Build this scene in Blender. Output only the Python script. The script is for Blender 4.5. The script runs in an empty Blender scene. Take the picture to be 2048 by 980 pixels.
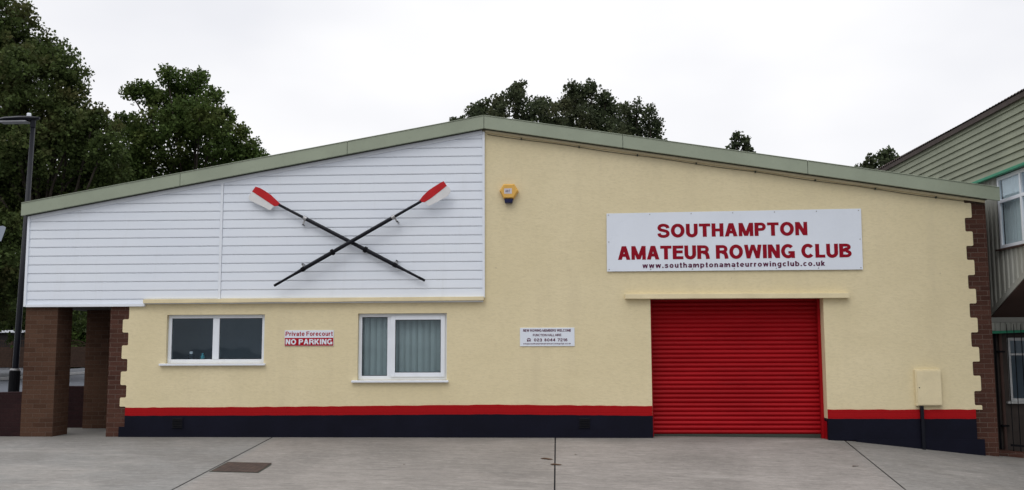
import bpy, bmesh, math, random
import numpy as np
from mathutils import Vector, Matrix
S = bpy.context.scene
COL = S.collection
R = math.radians
CAM_D, CAM_H = 15.9, 1.5

# ---------------------------------------------------------------- materials
class NT:
    def __init__(s, name):
        s.m = bpy.data.materials.new(name); s.m.use_nodes = True
        s.t = s.m.node_tree; s.b = s.t.nodes['Principled BSDF']
        s.tc = s.n('ShaderNodeTexCoord')
    def n(s, typ, **kw):
        o = s.t.nodes.new(typ)
        for k, v in kw.items(): setattr(o, k, v)
        return o
    def l(s, a, b): s.t.links.new(a, b)
    def val(s, sock, v):
        if isinstance(v, (int, float)): sock.default_value = v
        elif isinstance(v, (tuple, list)): sock.default_value = tuple(v) + ((1,) if len(v) == 3 and sock.type == 'RGBA' else ())
        else: s.l(v, sock)
    def mapping(s, scale=(1, 1, 1), rot=(0, 0, 0), src=None):
        o = s.n('ShaderNodeMapping'); s.l(src or s.tc.outputs['Object'], o.inputs[0])
        o.inputs['Scale'].default_value = scale; o.inputs['Rotation'].default_value = rot
        return o.outputs[0]
    def noise(s, scale, detail=4, rough=.55, vec=None, out='Fac', dist=0):
        o = s.n('ShaderNodeTexNoise'); s.l(vec or s.tc.outputs['Object'], o.inputs['Vector'])
        o.inputs['Scale'].default_value = scale; o.inputs['Detail'].default_value = detail
        o.inputs['Roughness'].default_value = rough; o.inputs['Distortion'].default_value = dist
        return o.outputs[out]
    def ramp(s, fac, stops):
        o = s.n('ShaderNodeValToRGB'); s.l(fac, o.inputs[0]); e = o.color_ramp.elements
        while len(e) < len(stops): e.new(.5)
        for i, (p, c) in enumerate(stops):
            e[i].position = p
            e[i].color = (c, c, c, 1) if isinstance(c, (int, float)) else tuple(c) + (1,)
        return o.outputs[0]
    def mix(s, f, a, b, mode='MIX'):
        o = s.n('ShaderNodeMix', data_type='RGBA', blend_type=mode)
        s.val(o.inputs[0], f); s.val(o.inputs[6], a); s.val(o.inputs[7], b)
        return o.outputs[2]
    def math(s, op, a, b=0.0, c=None):
        o = s.n('ShaderNodeMath', operation=op); s.val(o.inputs[0], a); s.val(o.inputs[1], b)
        if c is not None: s.val(o.inputs[2], c)
        return o.outputs[0]
    def bump(s, h, strength=.3, dist=.01, prev=None):
        o = s.n('ShaderNodeBump'); s.l(h, o.inputs['Height'])
        o.inputs['Strength'].default_value = strength; o.inputs['Distance'].default_value = dist
        if prev is not None: s.l(prev, o.inputs['Normal'])
        return o.outputs[0]
    def out(s, color=None, rough=.7, metal=0, normal=None, spec=None):
        if color is not None: s.val(s.b.inputs['Base Color'], color)
        s.val(s.b.inputs['Roughness'], rough); s.val(s.b.inputs['Metallic'], metal)
        if normal is not None: s.l(normal, s.b.inputs['Normal'])
        if spec is not None: s.val(s.b.inputs['Specular IOR Level'], spec)
        return s.m

def c3(c, k): return tuple(v * k for v in c)

def paint(name, col, rough=.55, vary=.12, scale=3, bump=0.0, bscale=60, metal=0, spec=.22):
    N = NT(name)
    f = N.noise(scale, 5)
    f2 = N.noise(scale * 9, 4)
    c = N.mix(N.ramp(f, [(.3, 0), (.7, 1)]), c3(col, 1 - vary), c3(col, 1 + vary * .6))
    c = N.mix(N.ramp(f2, [(.55, 0), (.8, .5)]), c, c3(col, 1 - vary * 1.8))
    nm = N.bump(N.noise(bscale, 4), bump, .004) if bump else None
    return N.out(c, rough, metal, nm, spec)

def mat_render():
    N = NT('cream_masonry_paint')
    base = (.745, .645, .405)
    big = N.noise(.55, 5, .6)
    c = N.mix(N.ramp(big, [(.3, 0), (.72, 1)]), c3(base, .93), (.77, .67, .44))
    st = N.noise(1.0, 5, .65, N.mapping((2.6, 2.6, .28)))           # rain streaks
    c = N.mix(N.ramp(st, [(.52, 0), (.78, .55)]), c, (.63, .545, .36))
    ft = N.noise(26, 4, .6, N.mapping((.6, 1, 1.5)))
    c = N.mix(N.ramp(ft, [(.3, .55), (.55, 0)]), c, c3(base, .84))
    sp = N.noise(13, 2, .5)
    c = N.mix(N.ramp(sp, [(.76, 0), (.79, .5)]), c, (.45, .37, .25))
    # trowelled coat: horizontal short ridges
    h1 = N.noise(15, 3, .6, N.mapping((.6, 1, 1.7)), dist=.8)
    h2 = N.noise(60, 3, .6)
    h3 = N.noise(2.2, 2, .5)
    nm = N.bump(h3, .35, .03)
    nm = N.bump(N.ramp(h1, [(.3, 0), (.7, 1)]), .2, .005, nm)
    nm = N.bump(h2, .3, .003, nm)
    return N.out(c, .72, 0, nm, .3)

def mat_brick(name, a, b, mortar, painted=None, soft=.55):
    N = NT(name)
    geo = N.n('ShaderNodeNewGeometry')
    sx = N.n('ShaderNodeSeparateXYZ'); N.l(geo.outputs['Normal'], sx.inputs[0])
    side = N.math('GREATER_THAN', N.math('ABSOLUTE', sx.outputs[0]), .6)
    p = N.n('ShaderNodeSeparateXYZ'); N.l(N.tc.outputs['Object'], p.inputs[0])
    u = N.math('ADD', N.math('MULTIPLY', p.outputs[0], N.math('SUBTRACT', 1.0, side)), N.math('MULTIPLY', N.math('ADD', p.outputs[1], .11), side))
    v = N.n('ShaderNodeCombineXYZ'); N.l(u, v.inputs[0]); N.l(p.outputs[2], v.inputs[1])
    wob = N.noise(9, 2, .5, out='Color')
    vv = N.n('ShaderNodeVectorMath', operation='MULTIPLY_ADD'); N.l(wob, vv.inputs[0]); vv.inputs[1].default_value = (.006, .006, 0); N.l(v.outputs[0], vv.inputs[2])
    br = N.n('ShaderNodeTexBrick'); N.l(vv.outputs[0], br.inputs['Vector'])
    br.inputs['Scale'].default_value = 1; br.inputs['Brick Width'].default_value = .236; br.inputs['Row Height'].default_value = .0788
    br.inputs['Mortar Size'].default_value = .0055; br.inputs['Mortar Smooth'].default_value = .25; br.inputs['Bias'].default_value = -.1
    br.inputs['Color1'].default_value = a + (1,); br.inputs['Color2'].default_value = c3(b, .85) + (1,); br.inputs['Mortar'].default_value = mortar + (1,)
    c = br.outputs['Color']
    big = N.noise(1.4, 4)
    c = N.mix(N.ramp(big, [(.35, 0), (.7, .5)]), c, (a[0] * 1.3, a[1] * 1.35, a[2] * 1.25))
    fine = N.noise(55, 4, .7)
    c = N.mix(N.ramp(fine, [(.35, .45), (.6, 0)]), c, c3(b, .5))
    if painted: c = N.mix(N.ramp(fine, [(.3, .35), (.7, 0)]), painted, c3(painted, .7))
    nm = N.bump(N.math('SUBTRACT', 1.0, br.outputs['Fac']), soft, .008)
    nm = N.bump(fine, .35, .003, nm)
    return N.out(c, .9 if not painted else .6, 0, nm, .1 if not painted else .12)

def mat_concrete():
    N = NT('brushed_concrete')
    geo = N.n('ShaderNodeSeparateXYZ'); N.l(N.tc.outputs['Object'], geo.inputs[0])
    slab = N.ramp(N.math('MULTIPLY_ADD', geo.outputs[0], .05, .5), [(0.0, (.235, .24, .235)), (.262, (.235, .24, .235)), (.268, (.27, .26, .245)), (.494, (.275, .262, .245)), (.498, (.31, .295, .28)), (.72, (.30, .287, .275)), (.735, (.245, .245, .238)), (1, (.235, .237, .23))])
    big = N.noise(.5, 6, .62, dist=.6)
    c = N.mix(N.ramp(big, [(.36, .55), (.56, 0)]), slab, (.17, .165, .155))
    lt = N.noise(.8, 6, .65, N.mapping((.5, 1, 1)))
    c = N.mix(N.ramp(lt, [(.52, 0), (.72, .45)]), c, (.40, .385, .36))
    br = N.noise(7, 5, .7, N.mapping((.22, 3, 1)))                        # brushed streaks along x
    c = N.mix(N.ramp(br, [(.3, .5), (.5, 0)]), c, (.15, .148, .142))
    c = N.mix(N.ramp(br, [(.55, 0), (.75, .4)]), c, (.43, .42, .40))
    gr = N.noise(17, 5, .8, N.mapping((.45, 1.5, 1)))
    c = N.mix(N.ramp(gr, [(.34, .42), (.5, 0)]), c, (.13, .127, .12))
    c = N.mix(N.ramp(gr, [(.54, 0), (.68, .32)]), c, (.50, .49, .47))
    sp = N.noise(30, 3, .6)
    c = N.mix(N.ramp(sp, [(.66, 0), (.72, .5)]), c, (.08, .075, .07))
    st = N.noise(1.7, 4, .6, dist=1.2)
    c = N.mix(N.ramp(st, [(.66, 0), (.76, .3)]), c, (.14, .13, .12))
    # grime collecting along the foot of the wall (a strip of dirt, wavy)
    wv = N.math('MULTIPLY_ADD', N.noise(1.6, 4), .5, geo.outputs[1])
    c = N.mix(N.ramp(N.math('ADD', wv, .35), [(0.0, 0), (.55, .42)]), c, (.13, .13, .115))
    vo = N.n('ShaderNodeTexVoronoi', feature='DISTANCE_TO_EDGE'); wv2 = N.n('ShaderNodeVectorMath', operation='MULTIPLY_ADD')
    N.l(N.noise(2.2, 4, .7, out='Color'), wv2.inputs[0]); wv2.inputs[1].default_value = (.9, .9, 0); N.l(N.tc.outputs['Object'], wv2.inputs[2])
    N.l(wv2.outputs[0], vo.inputs['Vector']); vo.inputs['Scale'].default_value = .33
    ck = N.math('MULTIPLY', N.ramp(vo.outputs['Distance'], [(.0, 1), (.004, 0)]), N.ramp(N.noise(.6, 2), [(.48, 0), (.56, .55)]))
    ty = N.noise(2.4, 4, .6, N.mapping((1.2, .5, 1)))
    c = N.mix(N.ramp(ty, [(.62, 0), (.8, .16)]), c, (.15, .14, .13))
    sm = N.noise(1.1, 6, .75, N.mapping((.35, 1.6, 1)))
    c = N.mix(N.ramp(sm, [(.56, 0), (.72, .4)]), c, (.46, .45, .43))
    nm = N.bump(N.noise(90, 3, .7, N.mapping((.3, 1.6, 1))), .4, .004)
    nm = N.bump(N.noise(2.5, 3), .3, .02, nm)
    c = N.mix(1.0, c, (.95, .91, .885), 'MULTIPLY')
    return N.out(c, .88, 0, nm, .15)

M = {}
M['render'] = mat_render()
M['brick'] = mat_brick('brown_brick', (.088, .040, .030), (.052, .024, .019), (.135, .10, .082))
M['brick_pier'] = mat_brick('weathered_brown_brick', (.098, .053, .036), (.070, .035, .023), (.115, .083, .064))
M['brick_dark'] = mat_brick('dark_maroon_brick', (.030, .014, .015), (.022, .011, .013), (.028, .019, .019))
M['red_brick'] = mat_brick('red_painted_band', (.4, .02, .02), (.4, .02, .02), (.3, .01, .01), painted=(.37, .005, .008), soft=.5)
M['navy'] = paint('navy_plinth_paint', (.0055, .006, .0145), .6, .25, 2, .5, 40, spec=.12)
M['cream_trim'] = paint('cream_trim_paint', (.76, .66, .43), .5, .10, 3, .3, 30)
M['concrete'] = mat_concrete()
M['fascia'] = paint('sage_green_coated_metal', (.32, .36, .275), .5, .10, 1.6, .12, 20)
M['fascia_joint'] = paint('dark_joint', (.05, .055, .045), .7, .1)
def mat_clad():
    N = NT('white_plastic_boards')
    f = N.noise(.9, 4, .6, N.mapping((.5, 1, 2)))
    c = N.mix(N.ramp(f, [(.35, 0), (.7, 1)]), (.75, .80, .88), (.80, .845, .91))
    st = N.noise(1.2, 5, .7, N.mapping((5, 5, .5)))
    c = N.mix(N.ramp(st, [(.58, 0), (.85, .35)]), c, (.62, .645, .66))
    sp = N.noise(11, 2)
    c = N.mix(N.ramp(sp, [(.79, 0), (.81, .7)]), c, (.3, .31, .32))
    return N.out(c, .38, 0, N.bump(N.noise(1.6, 2, .5, N.mapping((1, 1, 4))), .12, .02))
M['clad'] = mat_clad()
M['white'] = paint('white_plastic_frame', (.78, .82, .88), .35, .04, 4)
M['white_sheet'] = paint('white_sign_sheet', (.75, .80, .88), .35, .04, 1.5)
M['red_letter'] = paint('dark_red_vinyl', (.27, .004, .016), .5, .08, 5, spec=.12)
M['maroon_letter'] = paint('maroon_vinyl', (.10, .012, .05), .5, .08, 5, spec=.12)
M['red_sign'] = paint('bright_red_vinyl', (.40, .006, .016), .5, .08, 5, spec=.12)
def mat_shutter():
    N = NT('red_shutter_paint')
    f = N.noise(1.1, 5, .6, N.mapping((.6, 1, 2.5)))
    c = N.mix(N.ramp(f, [(.35, 0), (.7, 1)]), (.28, .0025, .006), (.37, .005, .010))
    d = N.noise(3, 5, .7, N.mapping((.6, 1, 8)))
    c = N.mix(N.ramp(d, [(.58, 0), (.8, .4)]), c, (.30, .04, .045))
    return N.out(c, .45, 0, N.bump(N.noise(6, 2), .15, .01), .14)
M['shutter'] = mat_shutter()
M['black'] = paint('black_coating', (.006, .007, .012), .4, .2, 5, spec=.2)
M['black_matt'] = paint('black_matt', (.005, .005, .007), .7, .2, 5, spec=.12)
M['steel'] = paint('galvanised_steel', (.42, .42, .43), .4, .2, 20, .1, 60, .7)
M['oar_red'] = paint('oar_red_paint', (.50, .018, .022), .35, .12, 6)
M['oar_white'] = paint('oar_white_paint', (.72, .72, .72), .35, .08, 6)
M['alarm'] = paint('faded_orange_plastic', (.72, .42, .10), .5, .08, 8)
M['lens'] = paint('dark_blue_lens', (.012, .015, .06), .15, .1, 8)
M['rust'] = paint('rusty_iron', (.095, .07, .06), .75, .3, 14, .6, 70)
def mat_tread():
    N = NT('rusty_tread_iron')
    c = N.mix(N.ramp(N.noise(9, 5), [(.35, 0), (.7, 1)]), (.05, .036, .032), (.10, .066, .052))
    ch = N.n('ShaderNodeTexChecker'); N.l(N.mapping((1, 1, 0), (0, 0, .785)), ch.inputs[0]); ch.inputs['Scale'].default_value = 24
    c = N.mix(N.math('MULTIPLY', ch.outputs['Fac'], .35), c, (.03, .025, .022))
    return N.out(c, .8, 0, N.bump(ch.outputs['Fac'], .5, .004), .2)
M['tread'] = mat_tread()
M['soffit'] = paint('dark_soffit_board', (.10, .095, .09), .8, .2, 3)
M['roof'] = paint('grey_roof_sheet', (.25, .25, .24), .8, .2, 2)
M['inner'] = paint('interior_plaster', (.38, .47, .56), .9, .1, 1)
M['floor'] = paint('interior_floor', (.10, .09, .08), .8, .2, 1)
M['blind'] = paint('grey_green_blind_fabric', (.42, .46, .45), .85, .08, 3)
M['curtain'] = paint('pale_net_curtain', (.62, .68, .72), .9, .06, 3)
M['nb_green'] = paint('olive_green_boards', (.235, .255, .185), .6, .16, 1.2, .25, 30)
M['nb_edge'] = paint('bright_green_gutter', (.03, .23, .13), .45, .15, 5)
M['nb_corr'] = paint('grey_corrugated_sheet', (.38, .385, .345), .6, .12, 2, .2, 30)
M['nb_brown'] = paint('brown_soffit_boards', (.075, .045, .038), .8, .2, 2)
M['nb_wall'] = paint('dark_brown_wall', (.055, .045, .04), .85, .25, 2, .4, 30)
M['nb_roof'] = paint('dark_brown_roof', (.07, .055, .05), .8, .25, 5, .4, 30)
M['nb_white'] = paint('worn_white_timber', (.45, .46, .46), .6, .15, 8)
M['asphalt'] = paint('asphalt', (.085, .09, .1), .9, .15, 2, .6, 90)
M['kerb'] = paint('kerb_stone', (.32, .32, .32), .8, .15, 3)
M['wood'] = paint('fence_timber', (.048, .028, .020), .85, .3, 6, .4, 40)
M['garage'] = paint('dark_rendered_wall', (.02, .018, .018), .9, .2, 2)
M['label'] = paint('worn_label', (.62, .58, .62), .6, .08, 9)
M['bottle_dark'] = paint('dark_bottle', (.03, .04, .05), .3, .1)
M['bottle_teal'] = paint('teal_bottle', (.08, .35, .42), .3, .1)
M['sign_back'] = paint('grey_sign_back', (.30, .34, .40), .5, .1, 4)
M['leafbrown'] = paint('dead_leaf', (.10, .055, .03), .8, .3, 30)
M['lamp_glass'] = paint('lamp_diffuser', (.35, .36, .38), .3, .1)

def mat_glass(name='window_glass', tint=(.87, .915, .93)):
    N = NT(name)
    t = N.t; t.nodes.remove(N.b)
    o = [n for n in t.nodes if n.type == 'OUTPUT_MATERIAL'][0]
    tr = N.n('ShaderNodeBsdfTransparent'); tr.inputs[0].default_value = tint + (1,)
    gl = N.n('ShaderNodeBsdfGlossy'); gl.inputs['Roughness'].default_value = .03; gl.inputs['Color'].default_value = (.8, .9, 1, 1)
    gi = N.n('ShaderNodeNewGeometry'); dp = N.n('ShaderNodeVectorMath', operation='DOT_PRODUCT'); N.l(gi.outputs['Normal'], dp.inputs[0]); N.l(gi.outputs['Incoming'], dp.inputs[1])
    fz = N.math('MULTIPLY_ADD', N.math('POWER', N.math('SUBTRACT', 1.0, N.math('ABSOLUTE', dp.outputs['Value'])), 5.0), .92, .045)
    w = N.noise(1.5, 2); nm = N.bump(w, .12, .02)
    N.l(nm, gl.inputs['Normal'])
    mx = N.n('ShaderNodeMixShader'); N.l(fz, mx.inputs[0]); N.l(tr.outputs[0], mx.inputs[1]); N.l(gl.outputs[0], mx.inputs[2])
    N.l(mx.outputs[0], o.inputs[0])
    return N.m
M['glass'] = mat_glass()
M['glass_clear'] = mat_glass('clear_glass', (.93, .96, .96))

def mat_leaf(name, a, b, c_):
    N = NT(name)
    geo = N.n('ShaderNodeNewGeometry')
    c = N.ramp(geo.outputs['Random Per Island'], [(0, c3(a, .75)), (.45, a), (.8, b), (1, c3(b, 1.35))])
    cl = N.noise(.45, 3, .6)
    c = N.mix(N.ramp(cl, [(.5, 0), (.68, .75)]), c, c_)
    cl2 = N.noise(1.3, 3, .6)
    c = N.mix(N.ramp(cl2, [(.35, .6), (.55, 0)]), c, c3(a, .68))
    N.val(N.b.inputs['Base Color'], c); N.b.inputs['Roughness'].default_value = .6
    N.b.inputs['Specular IOR Level'].default_value = .08
    o = [n for n in N.t.nodes if n.type == 'OUTPUT_MATERIAL'][0]
    tl = N.n('ShaderNodeBsdfTranslucent'); N.l(c, tl.inputs[0])
    mx = N.n('ShaderNodeMixShader'); mx.inputs[0].default_value = .34
    N.l(N.b.outputs[0], mx.inputs[1]); N.l(tl.outputs[0], mx.inputs[2]); N.l(mx.outputs[0], o.inputs[0])
    return N.m
M['leaf_a'] = mat_leaf('sycamore_leaves', (.064, .092, .030), (.085, .12, .035), (.115, .10, .042))
M['leaf_b'] = mat_leaf('green_maple_leaves', (.062, .100, .027), (.088, .135, .034), (.11, .125, .036))
M['leaf_c'] = mat_leaf('far_leaves', (.062, .080, .044), (.078, .10, .048), (.09, .088, .045))
M['bark'] = paint('bark', (.06, .05, .04), .9, .3, 6, .6, 20)

# ---------------------------------------------------------------- mesh helpers
class MB:
    def __init__(s): s.v = []; s.f = []
    def quad(s, *p):
        i = len(s.v); s.v += [tuple(q) for q in p]; s.f.append(tuple(range(i, i + len(p)))); return s
    def box(s, x0, x1, y0, y1, z0, z1):
        i = len(s.v)
        s.v += [(x0, y0, z0), (x1, y0, z0), (x1, y1, z0), (x0, y1, z0), (x0, y0, z1), (x1, y0, z1), (x1, y1, z1), (x0, y1, z1)]
        s.f += [tuple(i + k for k in q) for q in ((0, 3, 2, 1), (4, 5, 6, 7), (0, 1, 5, 4), (1, 2, 6, 5), (2, 3, 7, 6), (3, 0, 4, 7))]
        return s
    def prism(s, poly, y0, y1):                 # polygon in xz, extruded along y (y0 = front)
        n = len(poly); i = len(s.v)
        s.v += [(x, y0, z) for x, z in poly] + [(x, y1, z) for x, z in poly]
        s.f.append(tuple(range(i, i + n))); s.f.append(tuple(range(i + 2 * n - 1, i + n - 1, -1)))
        for k in range(n): s.f.append((i + k, i + n + k, i + n + (k + 1) % n, i + (k + 1) % n))
        return s
    def prismx(s, poly, x0, x1):                # polygon in yz, extruded along x
        n = len(poly); i = len(s.v)
        s.v += [(x0, y, z) for y, z in poly] + [(x1, y, z) for y, z in poly]
        s.f.append(tuple(range(i, i + n))); s.f.append(tuple(range(i + 2 * n - 1, i + n - 1, -1)))
        for k in range(n): s.f.append((i + k, i + n + k, i + n + (k + 1) % n, i + (k + 1) % n))
        return s
    def tube(s, pts, rad, n=10, caps=True):
        pts = [Vector(p) for p in pts]
        if isinstance(rad, (int, float)): rad = [rad] * len(pts)
        rings = []
        for k, p in enumerate(pts):
            d = (pts[min(k + 1, len(pts) - 1)] - pts[max(k - 1, 0)]).normalized()
            a = d.orthogonal().normalized() if k == 0 else (pa - d * pa.dot(d)).normalized()
            pa = a; b = d.cross(a)
            i = len(s.v)
            s.v += [tuple(p + (a * math.cos(2 * math.pi * j / n) + b * math.sin(2 * math.pi * j / n)) * rad[k]) for j in range(n)]
            rings.append(i)
        for q in range(len(rings) - 1):
            for j in range(n): s.f.append((rings[q] + j, rings[q] + (j + 1) % n, rings[q + 1] + (j + 1) % n, rings[q + 1] + j))
        if caps:
            s.f.append(tuple(rings[0] + j for j in range(n))[::-1]); s.f.append(tuple(rings[-1] + j for j in range(n)))
        return s
    def build(s, name, mat, parent=None, loc=None, bevel=0, smooth=False, merge=False):
        off = Vector(loc) if loc is not None else (Vector(parent_loc(parent)) if parent else Vector((0, 0, 0)))
        me = bpy.data.meshes.new(name)
        me.from_pydata([tuple(Vector(p) - off) for p in s.v], [], s.f)
        bm = bmesh.new(); bm.from_mesh(me)
        if merge: bmesh.ops.remove_doubles(bm, verts=bm.verts, dist=1e-5)
        bmesh.ops.recalc_face_normals(bm, faces=bm.faces)
        if bevel:
            es = [e for e in bm.edges if len(e.link_faces) == 2 and e.calc_face_angle(0) > .5]
            bmesh.ops.bevel(bm, geom=es, offset=bevel, segments=2, profile=.6, affect='EDGES', clamp_overlap=True)
        if smooth:
            for f in bm.faces: f.smooth = True
        bm.to_mesh(me); bm.free()
        me.materials.append(M[mat] if isinstance(mat, str) else mat)
        o = bpy.data.objects.new(name, me); COL.objects.link(o)
        if parent is not None: o.parent = parent
        else: o.location = off
        return o

def parent_loc(p):
    l = Vector((0, 0, 0))
    while p is not None: l += p.location; p = p.parent
    return l
def tag(o, label=None, cat=None, group=None, kind=None):
    for k, v in (('label', label), ('category', cat), ('group', group), ('kind', kind)):
        if v: o[k] = v
    return o
def thing(name, loc, label, cat, group=None):
    o = bpy.data.objects.new(name, None); COL.objects.link(o); o.location = loc; o.empty_display_size = .2
    return tag(o, label, cat, group)
def at(x, z, Y):          # a point measured on the wall face, moved to where it really stands Y in front of or behind it
    k = 1 + Y / CAM_D
    return (x * k, CAM_H + (z - CAM_H) * k)
def lerp(x, tab):
    if x <= tab[0][0]: return tab[0][1]
    for (a, va), (b, vb) in zip(tab, tab[1:]):
        if x <= b: return va + (vb - va) * (x - a) / (b - a)
    return tab[-1][1]

# ---------------------------------------------------------------- ground
BASE = [(-20, .03), (-9, 0.0), (1.5, -.01), (4.35, -.04), (4.75, -.06), (6.8, -.28), (9, -.50), (30, -2.0)]
SL = [(-20, .05), (-4.8, .06), (0, .10), (4.6, .145), (8, .15), (20, .1)]
def zf(x, y):
    b = lerp(x, BASE)
    if y < 0:
        return b - lerp(x, SL) * min(-y, 5.0)
    return b
def grid_sheet(name, xs, ys, zfun, mat, skip=None):
    m = MB(); idx = {}
    for i, x in enumerate(xs):
        for j, y in enumerate(ys):
            idx[i, j] = len(m.v); m.v.append((x, y, zfun(x, y)))
    for i in range(len(xs) - 1):
        for j in range(len(ys) - 1):
            if skip and skip((xs[i] + xs[i + 1]) / 2, (ys[j] + ys[j + 1]) / 2): continue
            m.f.append((idx[i, j], idx[i + 1, j], idx[i + 1, j + 1], idx[i, j + 1]))
    return m
xs = [-400, -150, -60, -30, -20, -14, -9, -4.8, 0, 1.5, 4.35, 4.6, 4.75, 6.8, 8, 9, 12, 20, 30, 60, 150, 400]
ys = [-400, -120, -40, -15, -8, -5, 0, 6, 20, 60, 150, 400]
m = grid_sheet('ground', xs, ys, lambda x, y: zf(x, y) - (.03 if (-13 < x < 12 and -7.9 < y < 4) else .0) - .05, None)
g = m.build('ground', 'asphalt'); tag(g, kind='structure')
JX = [(-14.0, -4.785), (-4.765, -.075), (-.055, 4.615), (4.635, 12.0)]
for a, b in JX:
    sx_ = sorted(set([a, b] + [x for x, _ in BASE + SL if a < x < b]))
    m = grid_sheet('forecourt', sx_, [-8, -5, -2.5, 0, .32 if a > -1 else .1], lambda x, y: zf(x, y), None)
    if a == JX[0][0]:
        fm = m
    else:
        o_ = len(fm.v); fm.v += m.v; fm.f += [tuple(o_ + k for k in f) for f in m.f]
i0 = len(fm.v)
m2 = grid_sheet('porch', [-14, -9, -7.55], [.102, 3.2], lambda x, y: zf(x, 0), None)
fm.v += m2.v; fm.f += [tuple(i0 + k for k in f) for f in m2.f]
g = fm.build('forecourt', 'concrete'); tag(g, kind='structure')

# side road to the left behind the building
m = MB()
def road_pt(t, off): # centre line direction
    d = Vector((-.105, .994)); p0 = Vector((-24.4, 18.0)); n = Vector((.994, .105))
    p = p0 + d * t + n * off; return p.x, p.y
rows = [(road_pt(t, 0), road_pt(t, 7)) for t in (-14, 0, 20, 40, 60)]
for (a, b), (c, d) in zip(rows, rows[1:]): m.quad((a[0], a[1], .0), (b[0], b[1], .0), (d[0], d[1], .0), (c[0], c[1], .0))
M['road'] = paint('pale_worn_asphalt', (.105, .115, .135), .85, .12, .8, .5, 60)
tag(m.build('side_road', 'road'), kind='structure')
m = MB()
a0, a1, b0, b1 = road_pt(-14, -.22), road_pt(60, -.22), road_pt(-14, 0), road_pt(60, 0)
m.v += [(a0[0], a0[1], 0.02), (b0[0], b0[1], 0.02), (b1[0], b1[1], 0.02), (a1[0], a1[1], 0.02), (a0[0], a0[1], .14), (b0[0], b0[1], .14), (b1[0], b1[1], .14), (a1[0], a1[1], .14)]
m.f += [(0, 3, 2, 1), (4, 5, 6, 7), (0, 1, 5, 4), (1, 2, 6, 5), (2, 3, 7, 6), (3, 0, 4, 7)]
tag(m.build('kerb', 'kerb'), kind='structure')
m = MB(); a2, a3 = road_pt(-14, -4.2), road_pt(60, -4.2)
m.quad((a2[0], a2[1], .12), (a0[0], a0[1], .12), (a1[0], a1[1], .12), (a3[0], a3[1], .12))
tag(m.build('pavement', 'asphalt'), kind='structure')

# ---------------------------------------------------------------- club building
B = thing('club_building', (-1.0, 0, 0), 'long low gabled clubhouse in cream render with white boarded left gable and red roller shutter', 'building')
XL, XR, XW = -9.12, 7.06, -7.63       # cladding end, right corner, left brick corner
APX = -1.228
def top_z(x):                        # top edge of the fascia
    return 5.379 + (x - APX) * .1773 if x < APX else 5.379 - (x - APX) * .1579
def under_z(x): return top_z(x) - .06
W1 = (-6.64, -4.957, 1.22, 2.04); W2 = (-3.365, -1.864, .934, 2.045); SH = (1.531, 4.362, -.6, 2.262)
def wall_sheet(name, outline_fn, holes, mat, y0, thick, grow=0.0, zlow=None):
    xs_ = set(); zs_ = set()
    holes = [(a - grow, b + grow, c - grow, d + grow) for a, b, c, d in holes]
    cells, xs_extra, zs_extra = outline_fn
    for a, b, c, d in holes: xs_ |= {a, b}; zs_ |= {c, d}
    xs_ |= set(xs_extra); zs_ |= set(zs_extra)
    X = sorted(xs_); Z = sorted(zs_)
    m = MB(); idx = {}
    def vid(x, z):
        k = (round(x, 5), round(z, 5))
        if k not in idx: idx[k] = len(m.v); m.v.append((x, y0, z))
        return idx[k]
    for i in range(len(X) - 1):
        for j in range(len(Z)):
            xa, xb = X[i], X[i + 1]; za = Z[j]; last = j == len(Z) - 1
            zb0 = under_z(xa) if last else Z[j + 1]; zb1 = under_z(xb) if last else Z[j + 1]
            cx, cz = (xa + xb) / 2, (za + .01 if last else (za + Z[j + 1]) / 2)
            if any(a < cx < b and c < cz < d for a, b, c, d in holes): continue
            if not cells(cx, cz): continue
            m.f.append((vid(xa, za), vid(xb, za), vid(xb, zb1), vid(xa, zb0)))
    me = bpy.data.meshes.new(name); me.from_pydata([tuple(Vector(v) - Vector(B.location)) for v in m.v], [], m.f)
    bm = bmesh.new(); bm.from_mesh(me)
    r = bmesh.ops.extrude_face_region(bm, geom=bm.faces[:])
    bmesh.ops.translate(bm, verts=[v for v in r['geom'] if isinstance(v, bmesh.types.BMVert)], vec=(0, thick, 0))
    bmesh.ops.recalc_face_normals(bm, faces=bm.faces)
    if mat == 'render':
        es = []
        for e in bm.edges:
            a, b_ = e.verts
            if abs(a.co.y - b_.co.y) > .1 and len(e.link_faces) == 2 and e.calc_face_angle(0) > .5 and a.co.z > .47:
                x = a.co.x + B.location.x
                if min(abs(x - q_) for q_ in (-7.405, -7.30, 6.715, 6.83)) < .001: es.append(e)
        bmesh.ops.bevel(bm, geom=es, offset=.022, segments=3, profile=.5, affect='EDGES')
    bm.to_mesh(me); bm.free(); me.materials.append(M[mat])
    o = bpy.data.objects.new(name, me); COL.objects.link(o); o.parent = B
    return o
ZMAX = 3.96
HOLES = [W1, W2, SH]
# toothed cream render
TL = [(2.19, 1.969, 'b'), (1.969, 1.745, 'c'), (1.745, 1.527, 'b'), (1.527, 1.299, 'c'), (1.299, 1.087, 'b'), (1.087, .86, 'c'), (.86, .651, 'b'), (.651, .50, 'c')]
TR = [3.886, 3.813, 3.567, 3.34, 3.101, 2.869, 2.621, 2.393, 2.156, 1.923, 1.685, 1.448, 1.213, .985, .739, .512, .441]
def in_cream(x, z):
    if z < .30 or x < -7.405 or x > 6.83: return False
    if x < -7.30:
        for a, b, k in TL:
            if b < z <= a: return k == 'c'
        return z > 2.19
    if x > 6.715:
        if z > 3.886: return False
        for k in range(len(TR) - 1):
            if TR[k + 1] < z <= TR[k]: return k % 2 == 1
        return False
    return True
outl = (in_cream, [-7.405, -7.30, APX, 6.715, 6.83], [.30] + [a for a, _, _ in TL] + [.5] + TR + [ZMAX - .25] + [3.70])
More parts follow.
